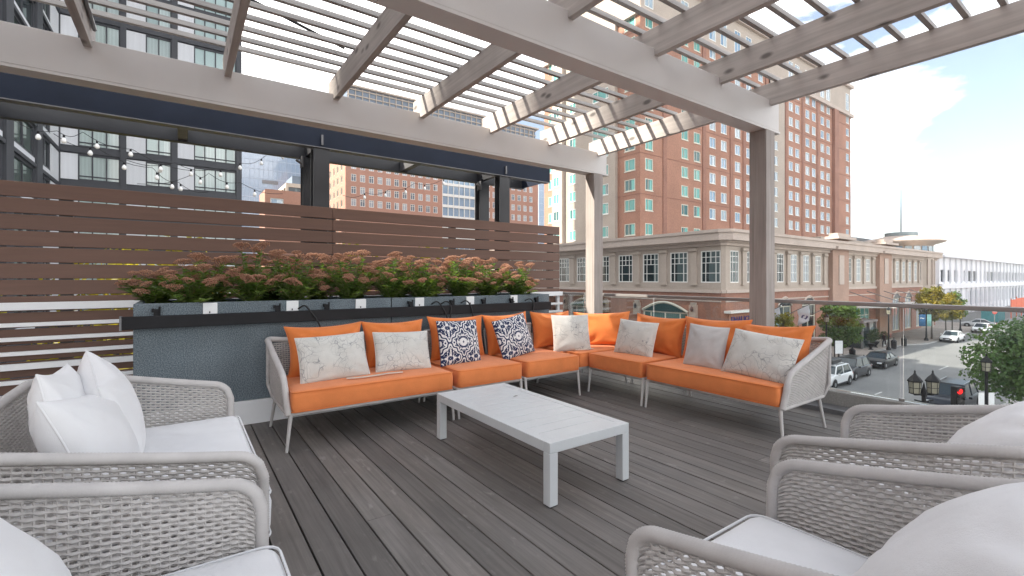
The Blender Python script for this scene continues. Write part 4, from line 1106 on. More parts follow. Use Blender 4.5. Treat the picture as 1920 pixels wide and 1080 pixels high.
def tub_chair(name, label, cat, W, D, loc, rz, group, proto=None):
    """armchair or loveseat with a one piece woven shell: front facing +Y"""
    if proto is not None: return dup(proto, loc, rz, label)
    o = thing(name, label, cat, loc, rz, group)
    P = u_path(W, D, .17); n = len(P); step = sum((b-a).length for a,b in zip(P,P[1:]))/(n-1); L = step*(n-1)
    ZS = .255
    def at(s): f = max(0,min(n-1.001, s/step)); i = int(f); return P[i].lerp(P[i+1], f-i), (P[i+1]-P[i]).normalized()
    def nrm(s): t = at(s)[1]; return Vector((-t.y,t.x,0)) * (1 if True else -1)
    test = nrm(L/2)
    sg = 1 if test.y < 0 else -1
    nr = lambda s: nrm(s)*sg
    def fl(z): return (z-ZS)/.5*.025
    def sf(s, z): p, t = at(s); q = p+nr(s)*fl(z); return Vector((q.x,q.y,z))
    Rf = .085
    def ztop(s):
        e = min(s, L-s); z = lerp(.635,.782,min(1,max(0,e/(D-.12)))**1.1)
        if e < Rf: z -= Rf-math.sqrt(max(0,Rf*Rf-(Rf-e)**2))
        return z
    m = weave(27, sf, L, nr, lambda s: ZS+.02, lambda s: ztop(s)-.016)
    stuff(m.build('rope_weave', m_rope, o, 60, world=False))
    top = [sf(0,ZS),sf(0,.40)]+[sf(s,ztop(s)) for s in [L*i/160 for i in range(161)]]+[sf(L,.40),sf(L,ZS)]
    wrapped(top,.021).build('top_rail', m_wrap, o, 60, world=False)
    bot = [sf(s,ZS) for s in [L*i/80 for i in range(81)]]
    MB().tube(bot+[Vector((-W/2+.02,D/2,ZS)),Vector((W/2-.02,D/2,ZS))],.018,8).build('seat_frame', m_frame, o, 60, world=False)
    for sx in (1,-1):
        for y, dy in ((D/2-.02,.03),(-D/2+.10,-.05)):
            MB().tube([(sx*(W/2-.01 if y > 0 else W/2-.08),y,ZS),(sx*(W/2+.02 if y > 0 else W/2-.04),y+dy,0)],[.017,.011],8).build('leg', m_frame, o, 60, world=False)
    c = rounded_box(W-.065,D-.02,.195,.06,.022,seed=len(COL.objects)).build('seat_cushion', m_seatw, o, 60, world=False); c.location = (0,.055,ZS+.015); welt(c,W-.065,D-.02,.195,.06,m_seatw)
    return o
CH = 'woven armchairs with white cushions'
r1 = tub_chair('rope_armchair', 'grey woven rope armchair nearest the camera at the lower right, seat empty toward the table', 'armchair', .735, .82, (1.375,.43,0), 0, CH)
tub_chair('rope_armchair', 'grey woven rope armchair at the right beside the railing, farther of the right pair', 'armchair', .75,.82,(2.425,.56,0), R(1), CH, r1)
tub_chair('rope_armchair', 'grey woven rope armchair at the lower left corner, nearest the camera on the left', 'armchair', .75,.82,(-.195,1.335,0), R(-90), CH, r1)
tub_chair('rope_loveseat', 'wide grey woven rope loveseat with three white pillows in front of the grey planter', 'loveseat', 1.40, .84, (-.165,2.70,0), R(-90), None)

def sofa_module(name, label, W, D, loc, rz, arm=0, corner=0, group=None, legs=True):
    """armless sofa module facing +Y; arm = +1 / -1 adds a swept woven arm on that side"""
    o = thing(name, label, 'sofa', loc, rz, group); Z = .27; zb = .74
    x0, x1 = -W/2+.02, W/2-.02; y0, y1 = -D/2+.04, D/2-.02
    MB().tube([(x0,y0,Z),(x1,y0,Z),(x1,y1,Z),(x0,y1,Z)],.017,8,closed=True).build('seat_frame', m_frame, o, 60, world=False)
    ub_ = MB()
    for i in range(6): y = lerp(y0+.06,y1-.06,i/5); ub_.box(x0+.01,y-.03,Z-.008,x1-.01,y+.03,Z+.008)
    ub_.build('seat_slats', m_frame, o, world=False)
    for x in (x0,x1):
        sx = 1 if x > 0 else -1; out = .035 if arm == sx else 0
        MB().tube([(x,y1,Z),(x+sx*out,y1+.035,0)],[.016,.011],8).build('leg', m_frame, o, 60, world=False)
        MB().tube([(x,y0+.02,Z),(x+sx*out,y0-.02,0)],[.016,.011],8).build('leg', m_frame, o, 60, world=False)
    lean = .10
    def bk(x, z): return Vector((x, y0-(z-Z)*lean/.47, z))
    m = weave(25, lambda s,z: bk(x0+s,z), x1-x0, lambda s: Vector((0,-1,0)), lambda s: Z+.02, lambda s: zb-.015)
    stuff(m.build('back_weave', m_rope, o, 60, world=False))
    ends = []
    top = []
    if arm:
        xa = x1+.02 if arm > 0 else x0-.02
        prof = [(y1+.01,Z),(y1-.02,Z+.12),(y1-.045,Z+.22),(y1-.09,Z+.275),(y1-.2,Z+.315),(y0+.2,Z+.40),(y0+.04,Z+.45),(y0-.07,zb+.015)]
        pts = chaikin([Vector((xa+arm*.03*max(0,(z-Z)/.47)**.8,y,z)) for y,z in prof],2)
        top += pts
        xb = x0 if arm > 0 else x1
        sw = [Vector((xa+arm*.01,y0-.09,zb+.022)), Vector((xa-arm*.07,y0-.105,zb+.012)), bk(xa-arm*.2,zb), bk(xb,zb), bk(xb,zb-.1), bk(xb,Z)]
        top = pts[:-1]+chaikin([pts[-1]]+sw,2)
        wrapped(top,.026).build('arm_rail', m_wrap, o, 60, world=False)
        ys_ = [p.y for p in pts][::-1]; zs_ = [p.z for p in pts][::-1]; xs_ = [p.x for p in pts][::-1]
        def ip(y, arr):
            for a, b, u, v in zip(ys_,ys_[1:],arr,arr[1:]):
                if a <= y <= b: return lerp(u,v,(y-a)/max(1e-6,b-a))
            return arr[0] if y < ys_[0] else arr[-1]
        ya, yb_ = y0-.075, y1-.03
        def sfa(s, z): y = ya+s; return Vector((xa+arm*.03*max(0,(z-Z)/.47)**.8, y, z))
        m = weave(27, sfa, yb_-ya, lambda s: Vector((arm,0,0)), lambda s: Z+.015, lambda s: max(Z+.03, ip(ya+s,zs_)-.012))
        stuff(m.build('arm_weave', m_rope, o, 60, world=False))
        wrapped([Vector((xa,y1,Z)),Vector((xa,y0-.02,Z)),Vector((xa+arm*.03,y0-.06,Z+.10)),pts[-1]],.016).build('arm_frame', m_wrap, o, 60, world=False)
    else:
        wrapped([bk(x0,Z),bk(x0,zb-.05),bk(x0+.05,zb),bk(x1-.05,zb),bk(x1,zb-.05),bk(x1,Z)],.016).build('back_rail', m_wrap, o, 60, world=False)
    if corner:
        xs = corner*(W/2-.03)
        m = weave(25, lambda s,z: Vector((xs+corner*(z-Z)*.2, y0+s, z)), y1-y0, lambda s: Vector((corner,0,0)), lambda s: Z+.02, lambda s: zb-.015)
        stuff(m.build('side_weave', m_rope, o, 60, world=False))
        wrapped([Vector((xs,y1,Z)),Vector((xs+corner*.09,y1,zb-.04)),Vector((xs+corner*.094,y1-.05,zb)),Vector((xs+corner*.094,y0,zb))],.016).build('side_rail', m_wrap, o, 60, world=False)
    n_c = 1
    c = rounded_box(W-.035,D-.03,.165,.035,.014,seed=W*7+D).build('seat_cushion', m_orange_s, o, 60, world=False); c.location = (0,.035,Z+.012); welt(c,W-.035,D-.03,.165,.035,m_orange)
    return o
SG = 'modules of the orange corner sofa'
sofa_module('orange_sofa', 'long orange sofa section with woven left arm in front of the grey planter', 1.41,.77,(1.365,4.225,0),PI,1,group=SG)
sofa_module('orange_sofa', 'single orange seat beside the long left section, with a navy patterned pillow against its back', .775,.77,(2.475,4.225,0),PI,group=SG)
sofa_module('orange_sofa', 'single orange seat nearest the corner in the left row, under the tilted navy pillow', .775,.77,(3.27,4.225,0),PI,group=SG)
sofa_module('orange_sofa', 'orange corner seat of the sofa by the pergola corner post', .84,.78,(4.13,4.335,0),PI,corner=-1,group=SG)
sofa_module('orange_sofa', 'armless orange seat of the right row with the grey fluffy patterned pillow', .80,.77,(4.245,3.52,0),PI/2,group=SG)
sofa_module('orange_sofa', 'long orange sofa section with woven right arm by the glass railing', 1.33,.77,(4.245,2.44,0),PI/2,-1,group=SG)

OG = 'orange back cushions of the corner sofa'
SZ = .44
def ob(label, w, h, loc, yaw, lean, roll=0, seed=0, wr=.010, t=.23, ears=.12):
    return pillow('back_cushion', label, 'cushion', w,h,t,loc,yaw,lean,m_orange,roll,ears,seed,OG,wr,m_orange,.004)
ob('orange back cushion at the left arm of the sofa, behind the first white patterned pillow',.68,.47,(1.09,4.43,SZ),PI,.22,R(1.0),1)
ob('orange back cushion second from the left arm, behind the second white patterned pillow',.64,.47,(1.74,4.44,SZ),PI,.22,R(-.5),2)
ob('orange back cushion behind the upright navy patterned pillow',.68,.48,(2.46,4.47,SZ),PI,.2,R(-1),3)
ob('orange back cushion with sunlit top behind the tilted navy pillow',.64,.48,(3.14,4.47,SZ),PI+.05,.2,R(1.5),4)
ob('orange back cushion left of the half sunlit white pillow in the sofa corner',.62,.47,(3.86,4.54,SZ),PI-.05,.2,R(-1),5)
ob('orange back cushion with gathered folds right of the half sunlit white pillow',.74,.46,(4.43,4.22,SZ),PI*.8,.24,R(1),6,.014)
ob('orange back cushion behind the grey fluffy patterned pillow',.70,.46,(4.47,3.45,SZ),PI/2,.22,R(-1.5),7,.010)
ob('orange back cushion behind the small plain pale pillow',.74,.48,(4.46,2.73,SZ),PI/2,.2,R(1),8)
ob('orange back cushion at the right woven arm of the sofa',.68,.47,(4.42,2.13,SZ),PI/2-.02,.26,R(2),9)
TG = 'throw pillows on the orange sofa'
m_pipe = fabric('off white piping', (.66,.64,.6))
def tp(label, w, h, t, loc, yaw, lean, mat, roll=0, seed=0, pipe=m_pipe, ears=.045, wr=.005):
    return pillow('throw_pillow', label, 'pillow', w,h,t,loc,yaw,lean,mat,roll,ears,seed,TG,wr,pipe,.004)
tp('white pillow with thin line drawing leaning at the left end of the orange sofa',.58,.40,.17,(1.08,4.09,SZ+.005),PI+.05,.38,m_map,R(1.5),11)
tp('white pillow with thin line drawing, second from the left arm of the sofa',.54,.38,.16,(1.70,4.13,SZ+.005),PI-.02,.36,m_map,R(-2),12)
tp('navy and white damask pillow standing upright on the single orange seat',.47,.45,.15,(2.31,4.14,SZ+.005),PI+.04,.26,m_damask,R(-1),13,m_damask)
tp('navy and white damask pillow tilted to one side near the sofa corner',.47,.45,.15,(3.05,4.16,SZ+.012),PI+.12,.28,m_damask,R(9),14,m_damask)
tp('white patterned pillow half lit by sun in the sofa corner',.46,.44,.15,(3.80,4.12,SZ+.005),PI*.86,.28,m_map,R(0),15)
tp('grey fluffy patterned pillow on the armless seat right of the sofa corner',.50,.40,.16,(4.13,3.50,SZ+.005),PI/2+.1,.30,m_map,R(-2),16)
tp('small plain pale pillow without pattern on the right sofa row',.40,.42,.14,(4.10,2.62,SZ+.005),PI/2+.06,.28,m_plain,R(-2),17,m_plain)
tp('white pillow with fine line drawing leaning at the right woven arm',.60,.42,.18,(4.03,2.09,SZ+.005),PI/2-.05,.46,m_map,R(-4),18)
WG = 'white canvas pillows on the woven chairs'
def wp(label, w, h, t, loc, yaw, lean, roll=0, seed=0, ears=.10, wr=.006):
    return pillow('white_pillow', label, 'pillow', w,h,t,loc,yaw,lean,m_whitef,roll,ears,seed,WG,wr,m_whitef,.004)
wp('tall white pillow with a pointed corner standing highest on the loveseat',.58,.47,.22,(-.22,3.00,.46),-PI/2+.18,.30,R(9),21)
wp('white pillow slumped in front of the tall pointed pillow on the loveseat',.56,.42,.24,(-.22,2.50,.46),-PI/2-.12,.42,R(-8),22)
wp('white pillow at the back of the loveseat with only its left corner showing',.52,.48,.18,(-.36,2.72,.46),-PI/2-.02,.18,R(-4),23)
wp('large white pillow in the armchair at the lower left corner',.62,.54,.26,(-.22,1.29,.47),-PI/2,.62,R(2),24)
wp('large rounded white pillow in the nearest armchair at the lower right',.66,.56,.27,(1.44,.43,.47),.0,.84,R(-3),25,.05)
wp('white pillow in the farther right armchair, only its rounded edge in view',.60,.50,.26,(2.56,.53,.47),.05,.78,R(-4),26,.05)

# ties lying on the seats
tag(MB().add([(x_,y_,z_) for p in [(1.13,3.98),(1.25,3.955),(1.36,3.965),(1.50,3.985),(1.62,3.97)] for (x_,y_,z_) in ((p[0],p[1],SZ+.024),(p[0]+.004,p[1]+.028,SZ+.024),(p[0]+.004,p[1]+.028,SZ+.03),(p[0],p[1],SZ+.03))],
   [(4*i+a,4*i+4+a,4*i+4+(a+1)%4,4*i+(a+1)%4) for i in range(4) for a in range(4)]).build('tie_strap', m_strap), 'beige tie strap lying on the long left orange seat below the white pillows', 'strap')
tag(MB().add([(x_,y_,z_) for p in [(3.78,4.03),(3.88,4.0),(3.96,4.01),(4.02,3.98)] for (x_,y_,z_) in ((p[0],p[1],SZ+.024),(p[0]+.004,p[1]+.028,SZ+.024),(p[0]+.004,p[1]+.028,SZ+.03),(p[0],p[1],SZ+.03))],
   [(4*i+a,4*i+4+a,4*i+4+(a+1)%4,4*i+(a+1)%4) for i in range(3) for a in range(4)]).build('tie_strap', m_strap), 'beige tie strap lying on the orange corner seat', 'strap')

# ------------------------------------------------------------------ coffee table
ct = thing('coffee_table', 'low white metal slatted coffee table in the middle of the deck', 'coffee table', (2.01,2.68,0))
tx0, tx1, ty0, ty1, tz = 1.70,2.365,2.03,3.46,.37
for x_ in (tx0,tx1-.06):
    for y_ in (ty0,ty1-.06):
        l = MB().box(x_,y_,.008,x_+.06,y_+.06,tz-.062).build('leg', m_tabw, ct, bevel=.003)
        MB().box(x_+.006,y_+.006,0,x_+.054,y_+.054,.008).build('foot_pad', m_rubber, l)
for a in ((tx0,ty0,tx1,ty0+.06),(tx0,ty1-.06,tx1,ty1),(tx0,ty0+.0605,tx0+.06,ty1-.0605),(tx1-.06,ty0+.0605,tx1,ty1-.0605)):
    MB().box(a[0],a[1],tz-.061,a[2],a[3],tz).build('top_frame', m_tabw, ct, bevel=.003)
ns = 11; wsl = (ty1-ty0-.12)/ns
for i in range(ns):
    y_ = ty0+.06+i*wsl; MB().box(tx0+.061,y_+.0025,tz-.024,tx1-.061,y_+wsl-.0025,tz-.002).build('table_slat', m_tabw, ct, bevel=.002)
tag(MB().add([(2.14,3.01,tz+.001),(2.18,3.025,tz+.001),(2.19,3.005,tz+.004),(2.15,2.995,tz+.004),(2.16,3.01,tz+.005)],[(0,1,4),(1,2,4),(2,3,4),(3,0,4)]).build('dry_leaf', M('dry leaf', (.12,.10,.08), .8)), 'small dry leaf lying on the white coffee table', 'leaf')
tag(MB().lathe([(.016,.0),(.016,.002),(.0,.0025)],10,(2.49,1.25,.001)).build('deck_disc', m_white), 'small round white disc set in a deck board between table and right chairs', 'deck light')  # small flat white disc on the board, gives no light
# ------------------------------------------------------------------ street furniture and vehicles
m_tyre = M('tyre rubber', (.012,.012,.013), .8, .2, 6)
m_rim = M('alloy rim', (.38,.39,.40), .35, .1, 5, metal=.7)
m_autog = glass_pane('car glass', (.03,.045,.055), .05, None, 0, .45)
m_hl = M('headlight', (.65,.68,.70), .15, .05, 5)
m_tl = M('tail light', (.30,.02,.02), .25, .05, 5)
m_plate = M('number plate', (.62,.63,.65), .5, .05, 5)
m_trim = M('black car trim', (.014,.014,.016), .5, .1, 5)
def paint(name, col): 
    m = M(name, col, .30, .03, .6, spec=.3 if max(col) > .2 else .16); b = [n for n in m.node_tree.nodes if n.type == 'BSDF_PRINCIPLED'][0]
    b.inputs['Coat Weight'].default_value = .22 if max(col) > .2 else .08; b.inputs['Coat Roughness'].default_value = .04; return m
def car(name, label, cat, x, y, rz, mat, L=4.7, W=1.84, H=1.46, suv=False, group=None, box=None):
    o = thing(name, label, cat, (x,y,GZ+.006), rz, group)
    gc = .20; belt = .98 if suv else .88; hood = .98 if suv else .80; tail = belt+.02 if suv else .93
    def ring(y_, zl, zh, hw, tuck=.9):
        return [(-hw*.86,y_,zl),(-hw*.99,y_,zl+.14),(-hw,y_,lerp(zl,zh,.55)),(-hw*.965,y_,zh-.06),(-hw*tuck,y_,zh),(hw*tuck,y_,zh),(hw*.965,y_,zh-.06),(hw,y_,lerp(zl,zh,.55)),(hw*.99,y_,zl+.14),(hw*.86,y_,zl)]
    h = L/2; hw = W/2
    secs = [(-h,.36,tail-.18,hw*.80),(-h+.07,.27,tail-.05,hw*.93),(-h+.45,gc,tail,hw*.985),(-.6,gc,belt+.01,hw),(.35,gc,belt,hw),(h-1.35,gc,hood+.09,hw*.985),(h-.55,gc+.02,hood+.0,hw*.95),(h-.16,.27,hood-.10,hw*.86),(h,.34,hood-.26,hw*.72)]
    b = MB(); n = 10
    for s in secs: b.v += ring(*s)
    for i in range(len(secs)-1):
        for k in range(n): k2 = (k+1) % n; b.f.append((i*n+k2,i*n+k,(i+1)*n+k,(i+1)*n+k2))
    b.f.append(tuple(range(n))); b.f.append(tuple((len(secs)-1)*n+k for k in range(n-1,-1,-1)))
    b.build('body', mat, o, 38, world=False)
    yb0, yt0, yt1, yb1 = ((-h+.22,-h+.55,.45,1.18) if suv else (-h+.55,-h+1.45,.25,1.15))
    bw, tw = hw*.88, hw*.70; z0, z1 = belt-.03, H
    B = [(-bw,yb0,z0),(bw,yb0,z0),(bw,yb1,z0-.03),(-bw,yb1,z0-.03)]; T = [(-tw,yt0,z1-.05),(tw,yt0,z1-.05),(tw,yt1,z1-.03),(-tw,yt1,z1-.03)]
    def gl(nm, a, b_, c, d): MB().add([a,b_,c,d],[(0,1,2,3)]).build(nm, m_autog, o, world=False)
    gl('windscreen',B[2],B[3],T[3],T[2]); gl('rear_window',B[0],B[1],T[1],T[0]); gl('side_window',B[1],B[2],T[2],T[1]); gl('side_window',B[3],B[0],T[0],T[3])
    rf = MB(); rf.add([(x_*s,y_+dy,z_) for s,dz in ((1.03,-.03),(.98,.02),(.75,.05)) for (x_,y_,z_),dy in zip([(p[0],p[1],p[2]+dz) for p in T],(-.03*(dz<0),-.03*(dz<0),.03*(dz<0),.03*(dz<0)))],
        [(0,1,5,4),(1,2,6,5),(2,3,7,6),(3,0,4,7),(4,5,9,8),(5,6,10,9),(6,7,11,10),(7,4,8,11),(8,9,10,11),(3,2,1,0)]).build('roof', mat, o, 50, world=False)
    pil = MB()
    for i in range(4): pil.tube([B[i],T[i]],.045,6)
    for sx in (1,-1):
        t = .52; pb = (sx*bw,lerp(yb0,yb1,t)-.1,z0); pt = (sx*tw,lerp(yt0,yt1,.5),z1-.04); pil.tube([pb,pt],.035,5)
        pil.obb((sx*(hw+.07),yb1-.35,belt+.08),(.17,.09,.13))
    pil.build('pillars', mat if not suv else mat, o, 40, world=False)
    for sx in (1,-1):
        for y_ in (h-.92,-h+.92):
            w = MB().lathe([(.2,-.1),(.32,-.1),(.345,-.06),(.345,.06),(.32,.1),(.2,.1)],18,(0,0,0),'x').build('wheel', m_tyre, o, 40, world=False); w.location = (sx*(hw-.07),y_,.345)
            MB().lathe([(.02,.105),(.06,.11),(.21,.095),(.215,.07)] if sx > 0 else [(.215,-.07),(.21,-.095),(.06,-.11),(.02,-.105)],10,(0,0,0),'x').build('rim', m_rim, w, 30, world=False)
            MB().lathe([(.415,-.01),(.415,.012)],20,(sx*(hw-.004),y_,.36),'x').build('wheel_arch', m_trim, o, world=False)
    f = MB(); f.obb((0,h-.02,.50),(W*.50,.07,.20 if not suv else .30)); f.obb((0,h-.03,.31),(W*.74,.09,.12)); f.build('grille', m_trim, o, world=False)
    for sx in (1,-1):
        MB().obb((sx*hw*.70,h-.13,hood-.20),(.34,.16,.13),Matrix.Rotation(-sx*.35,3,'Z')).build('headlight', m_hl, o, bevel=.02, world=False)
        MB().obb((sx*hw*.76,-h+.05,tail-.16),(.30,.10,.16),Matrix.Rotation(sx*.25,3,'Z')).build('tail_light', m_tl, o, bevel=.02, world=False)
        MB().obb((sx*(hw*.995),-.1,.32),(.05,L*.5,.12)).build('sill_trim', m_trim, o, world=False)
    MB().obb((0,h+.025,.43),(.36,.02,.12)).build('number_plate', m_plate, o, world=False)
    if suv:
        rr = MB()
        for sx in (1,-1): rr.tube([(sx*tw*.93,yt0+.1,H+.01),(sx*tw*.93,yt0+.2,H+.06),(sx*tw*.93,yt1-.2,H+.06),(sx*tw*.93,yt1-.1,H+.01)],.022,5)
        rr.build('roof_rail', m_rim if box is None else m_trim, o, world=False)
    if box: 
        c = rounded_box(.85,1.9,.40,.12,.02).build('cargo_box', m_trim, o, 60, world=False); c.location = (0,-.3,H+.06)
    return o
CG = 'vehicles on the street'
p_white = paint('white car paint', (.74,.75,.76)); p_black = paint('black car paint', (.006,.0065,.008)); p_grey = paint('dark grey car paint', (.055,.057,.062)); p_navy = paint('blue black car paint', (.022,.026,.038)); p_silver = paint('silver car paint', (.45,.46,.48))
car('suv','white SUV with dark roof box parked nearest behind the woven sofa arm','car',42.5,15.9,PI/2,p_white,4.7,1.86,1.66,True,CG,True)
car('suv','dark grey SUV parked between the white SUV and the black coupe','car',47.6,16.25,PI/2,p_grey,4.75,1.9,1.68,True,CG)
car('sedan','black low coupe parked in front of the white sign board','car',55.6,16.5,PI/2,p_black,4.75,1.86,1.36,False,CG)
car('sedan','white sedan with dark windows by the pavement corner past the blue banner','car',85.7,17.3,PI/2,p_white,4.8,1.85,1.42,False,CG)
car('sedan','white sedan farther down the street beside the stop sign','car',104.0,17.5,PI/2,p_white,4.8,1.85,1.46,False,CG)
car('sedan','silver sedan turned sideways by the far street corner','car',114.5,19.8,R(12),p_silver,4.6,1.82,1.46,False,CG)
car('suv','blue black SUV facing the red traffic light at the near kerb','car',41.0,8.3,PI/2,p_navy,4.9,1.95,1.74,True,CG)
car('sedan','small dark car almost hidden behind the near trees at the right edge','car',62,8.0,PI/2,p_black,4.5,1.8,1.45,False,CG)

def lantern(par, loc, s=1.0):
    g = glass_l
    l = MB().lathe([(.13*s,0),(.20*s,.02*s),(.21*s,.05*s)],6,loc).build('lantern_base', m_black, par, world=False)
    MB().lathe([(.175*s,.05*s),(.205*s,.50*s)],6,loc).build('lantern_glass', g, par, 30, world=False)
    c = MB()
    for k in range(6):
        a = 2*PI*k/6; c.tube([(loc[0]+.18*s*math.cos(a),loc[1]+.18*s*math.sin(a),loc[2]+.05*s),(loc[0]+.21*s*math.cos(a),loc[1]+.21*s*math.sin(a),loc[2]+.5*s)],.013*s,4)
    c.lathe([(.25*s,.5*s),(.26*s,.55*s),(.17*s,.68*s),(.07*s,.78*s),(.05*s,.82*s),(.025*s,.86*s),(.04*s,.90*s),(.005*s,.98*s)],6,loc); c.lathe([(.205*s,.25*s),(.205*s,.27*s)],6,loc)
    c.build('lantern_cap', m_black, par, 25, world=False)
glass_l = M('amber lantern glass', (.30,.285,.22), .3, .15, 6)
PB = [(.20,0),(.20,.25),(.13,.35),(.16,.55),(.09,.75),(.075,1.2),(.065,3.4)]
l2 = thing('twin_lantern', 'black street lamp with two amber lanterns on a crossbar beside the traffic light', 'street lamp', (22.6,5.35,GZ+.13))
MB().lathe([(a,b_) for a,b_ in PB[:-1]]+[(.07,4.0)],12).build('post', m_black, l2, 40, world=False)
yw = Vector((.816,-.578,0))
cb2 = MB(); cb2.tube([-yw*.36+Vector((0,0,4.06)),yw*.36+Vector((0,0,4.06))],.035,6); cb2.tube([-yw*.34+Vector((0,0,3.86)),Vector((0,0,3.78)),yw*.34+Vector((0,0,3.86))],.03,6); cb2.lathe([(.09,4.0),(.11,4.15),(.05,4.32),(.03,4.42),(.005,4.52)],8); cb2.build('crossbar', m_black, l2, 40, world=False)
for s in (-1,1): lantern(l2, tuple(yw*(.335*s)+Vector((0,0,4.08))), .92)
l1 = thing('street_lamp', 'black single lantern street lamp with white sign plates before the large tree', 'street lamp', (35.2,5.75,GZ+.13))
MB().lathe(PB,12).build('post', m_black, l1, 40, world=False); lantern(l1,(0,0,3.4),1.0)
for s in (-1,1): MB().obb(tuple(yw*(.27*s)+Vector((0,0,1.95))),(.30,.02,.66),Matrix.Rotation(-YAW,3,'Z')).build('sign_plate', m_white, l1, world=False)
tl = thing('traffic_light', 'black traffic light box with a lit red lens at the near street corner', 'traffic light', (27.1,5.3,GZ+.13))
MB().lathe([(.11,0),(.11,.2),(.06,.3),(.055,2.75)],10).build('post', m_black, tl, 40, world=False)
th_ = MB().obb((0,0,3.25),(.36,.30,1.05),Matrix.Rotation(-YAW,3,'Z')).build('signal_box', m_black, tl, world=False, bevel=.03)
fw_ = Vector((-.578,-.816,0)); m_red = emit('lit red lens', (1.0,.03,.03), .8)
def disc(par, nm, c, nrm, r, mat, n=16):
    a = nrm.orthogonal().normalized(); b = nrm.cross(a); c = Vector(c)
    return MB().add([c+a*r*math.cos(2*PI*k/n)+b*r*math.sin(2*PI*k/n) for k in range(n)]+[c+nrm*.03],[(k,(k+1)%n,n) for k in range(n)]).build(nm, mat, par, world=False)
# the head is turned toward the camera side: lens on its left cheek, hooded
lz = fw_*.155+yw*(-.10)
for z, mt in ((3.60,m_red),(3.25,m_trim),(2.90,m_trim)): disc(tl,'lens',fw_*.165-yw*.06+Vector((0,0,z)),fw_.normalized(),.125,mt)
hd_ = MB()
for z in (3.60,3.25,2.90):
    c = fw_*.165-yw*.06+Vector((0,0,z)); a = yw; u = Vector((0,0,1))
    p0 = [c+a*.135*math.cos(t)+u*.135*math.sin(t) for t in [PI*i/8 for i in range(9)]]
    hd_.add(p0+[q+fw_*.09 for q in p0],[(i,i+1,10+i,9+i) for i in range(8)])
hd_.build('lens_hood', m_black, tl, world=False)

# banner lamp post and others along the far pavement
def lamp_far(x, y, label):
    o = thing('lamp_post', label, 'street lamp', (x,y,GZ+.13), 0, 'lamp posts along the far pavement')
    MB().lathe([(.24,0),(.24,.2),(.12,.4),(.10,.9),(.075,1.3),(.06,4.2)],10).build('post', m_black, o, 40, world=False); lantern(o,(0,0,4.2),1.0); return o
bl = lamp_far(82.6,19.3,'black lamp post carrying the blue and pale green banners')
m_ban = M('blue banner cloth', (.02,.12,.27), .7, .1, 2); m_ban2 = M('pale green banner cloth', (.22,.46,.42), .7, .1, 2)
for s, mt, w in ((-1,m_ban,.95),(1,m_ban2,.55)):
    k = MB(); 
    for i in range(6):
        a = yw*(s*(.1+w*i/5)); k.v += [tuple(a+Vector((0,.03*math.sin(i),1.95))), tuple(a+Vector((0,.03*math.sin(i),3.55)))]
    k.f = [(2*i,2*i+2,2*i+3,2*i+1) for i in range(5)]
    bb = k.build('banner', mt, bl, 60, world=False); mo = bb.modifiers.new('thick','SOLIDIFY'); mo.thickness = .012
    MB().tube([(0,0,3.58),tuple(yw*(s*(w+.15))+Vector((0,0,3.58)))],.02,5).build('banner_arm', m_black, bl, world=False)
inst('banner_print', text_mesh('wave', '~', 1.1, m_white, .004), bl, tuple(-yw*.95+Vector((-.02,-.06,2.75))), (R(90),0,-YAW))
lamp_far(101.8,19.6,'black lamp post beside the last green street tree')
lamp_far(68.0,19.3,'black lamp post in front of the canopy and entrance planters')
lamp_far(50.6,19.2,'black lamp post by the white sign board, close to the green tree')

sb = thing('sign_board', 'white sign board on dark posts on the pavement behind the black coupe', 'sign', (51.8,18.9,GZ+.13))
k = MB(); q0, q1 = -yw*.05, yw*.75
k.tube([tuple(q0),tuple(q0+Vector((0,0,2.5)))],.05,6); k.tube([tuple(q1),tuple(q1+Vector((0,0,2.4)))],.04,6); k.build('sign_post', m_black, sb, world=False)
MB().obb(tuple((q0+q1)/2+Vector((0,0,1.75))),(.78,.05,1.25),Matrix.Rotation(-YAW,3,'Z')).build('sign_panel', m_white, sb, world=False)
pk = thing('parking_meter', 'dark twin headed parking meter before the white sign board', 'parking meter', (50.3,18.85,GZ+.13))
k = MB(); k.lathe([(.10,0),(.05,.1),(.04,1.0),(.05,1.05)],8); k.build('post', m_black, pk, world=False); k = MB(); k.obb((.1,-.07,1.15),(.2,.16,.36)); k.obb((-.1,.07,1.15),(.2,.16,.36)); k.build('meter_head', m_steel, pk, world=False, bevel=.03)
for x, y, lab in ((57.5,19.4,'black litter bin on the pavement behind the black coupe'),(69.8,19.3,'black litter bin near the joint of the glass railing panels'),(73.5,19.3,'black bollard bin at the kerb corner beyond the joint of the glass panels')):
    b = thing('litter_bin', lab, 'bin', (x,y,GZ+.13), 0, 'litter bins on the far pavement')
    MB().lathe([(.20,0),(.27,.05),(.29,.85),(.31,.9)],12).build('bin_body', m_black, b, 40, world=False)
    MB().lathe([(.30,.9),(.22,1.02),(.10,1.08),(.05,1.2),(.09,1.28),(.02,1.36)],12).build('bin_lid', m_black, b, 40, world=False)
m_pot = M('white urn', (.62,.62,.60), .6, .06, 3)
m_redfl = leafmat('red flowers', (.35,.03,.04), (.5,.08,.06), 6, .1); m_shrub = leafmat('dark shrub leaf', (.03,.06,.02), (.07,.11,.03), 2, .2)
rq = random.Random(9)
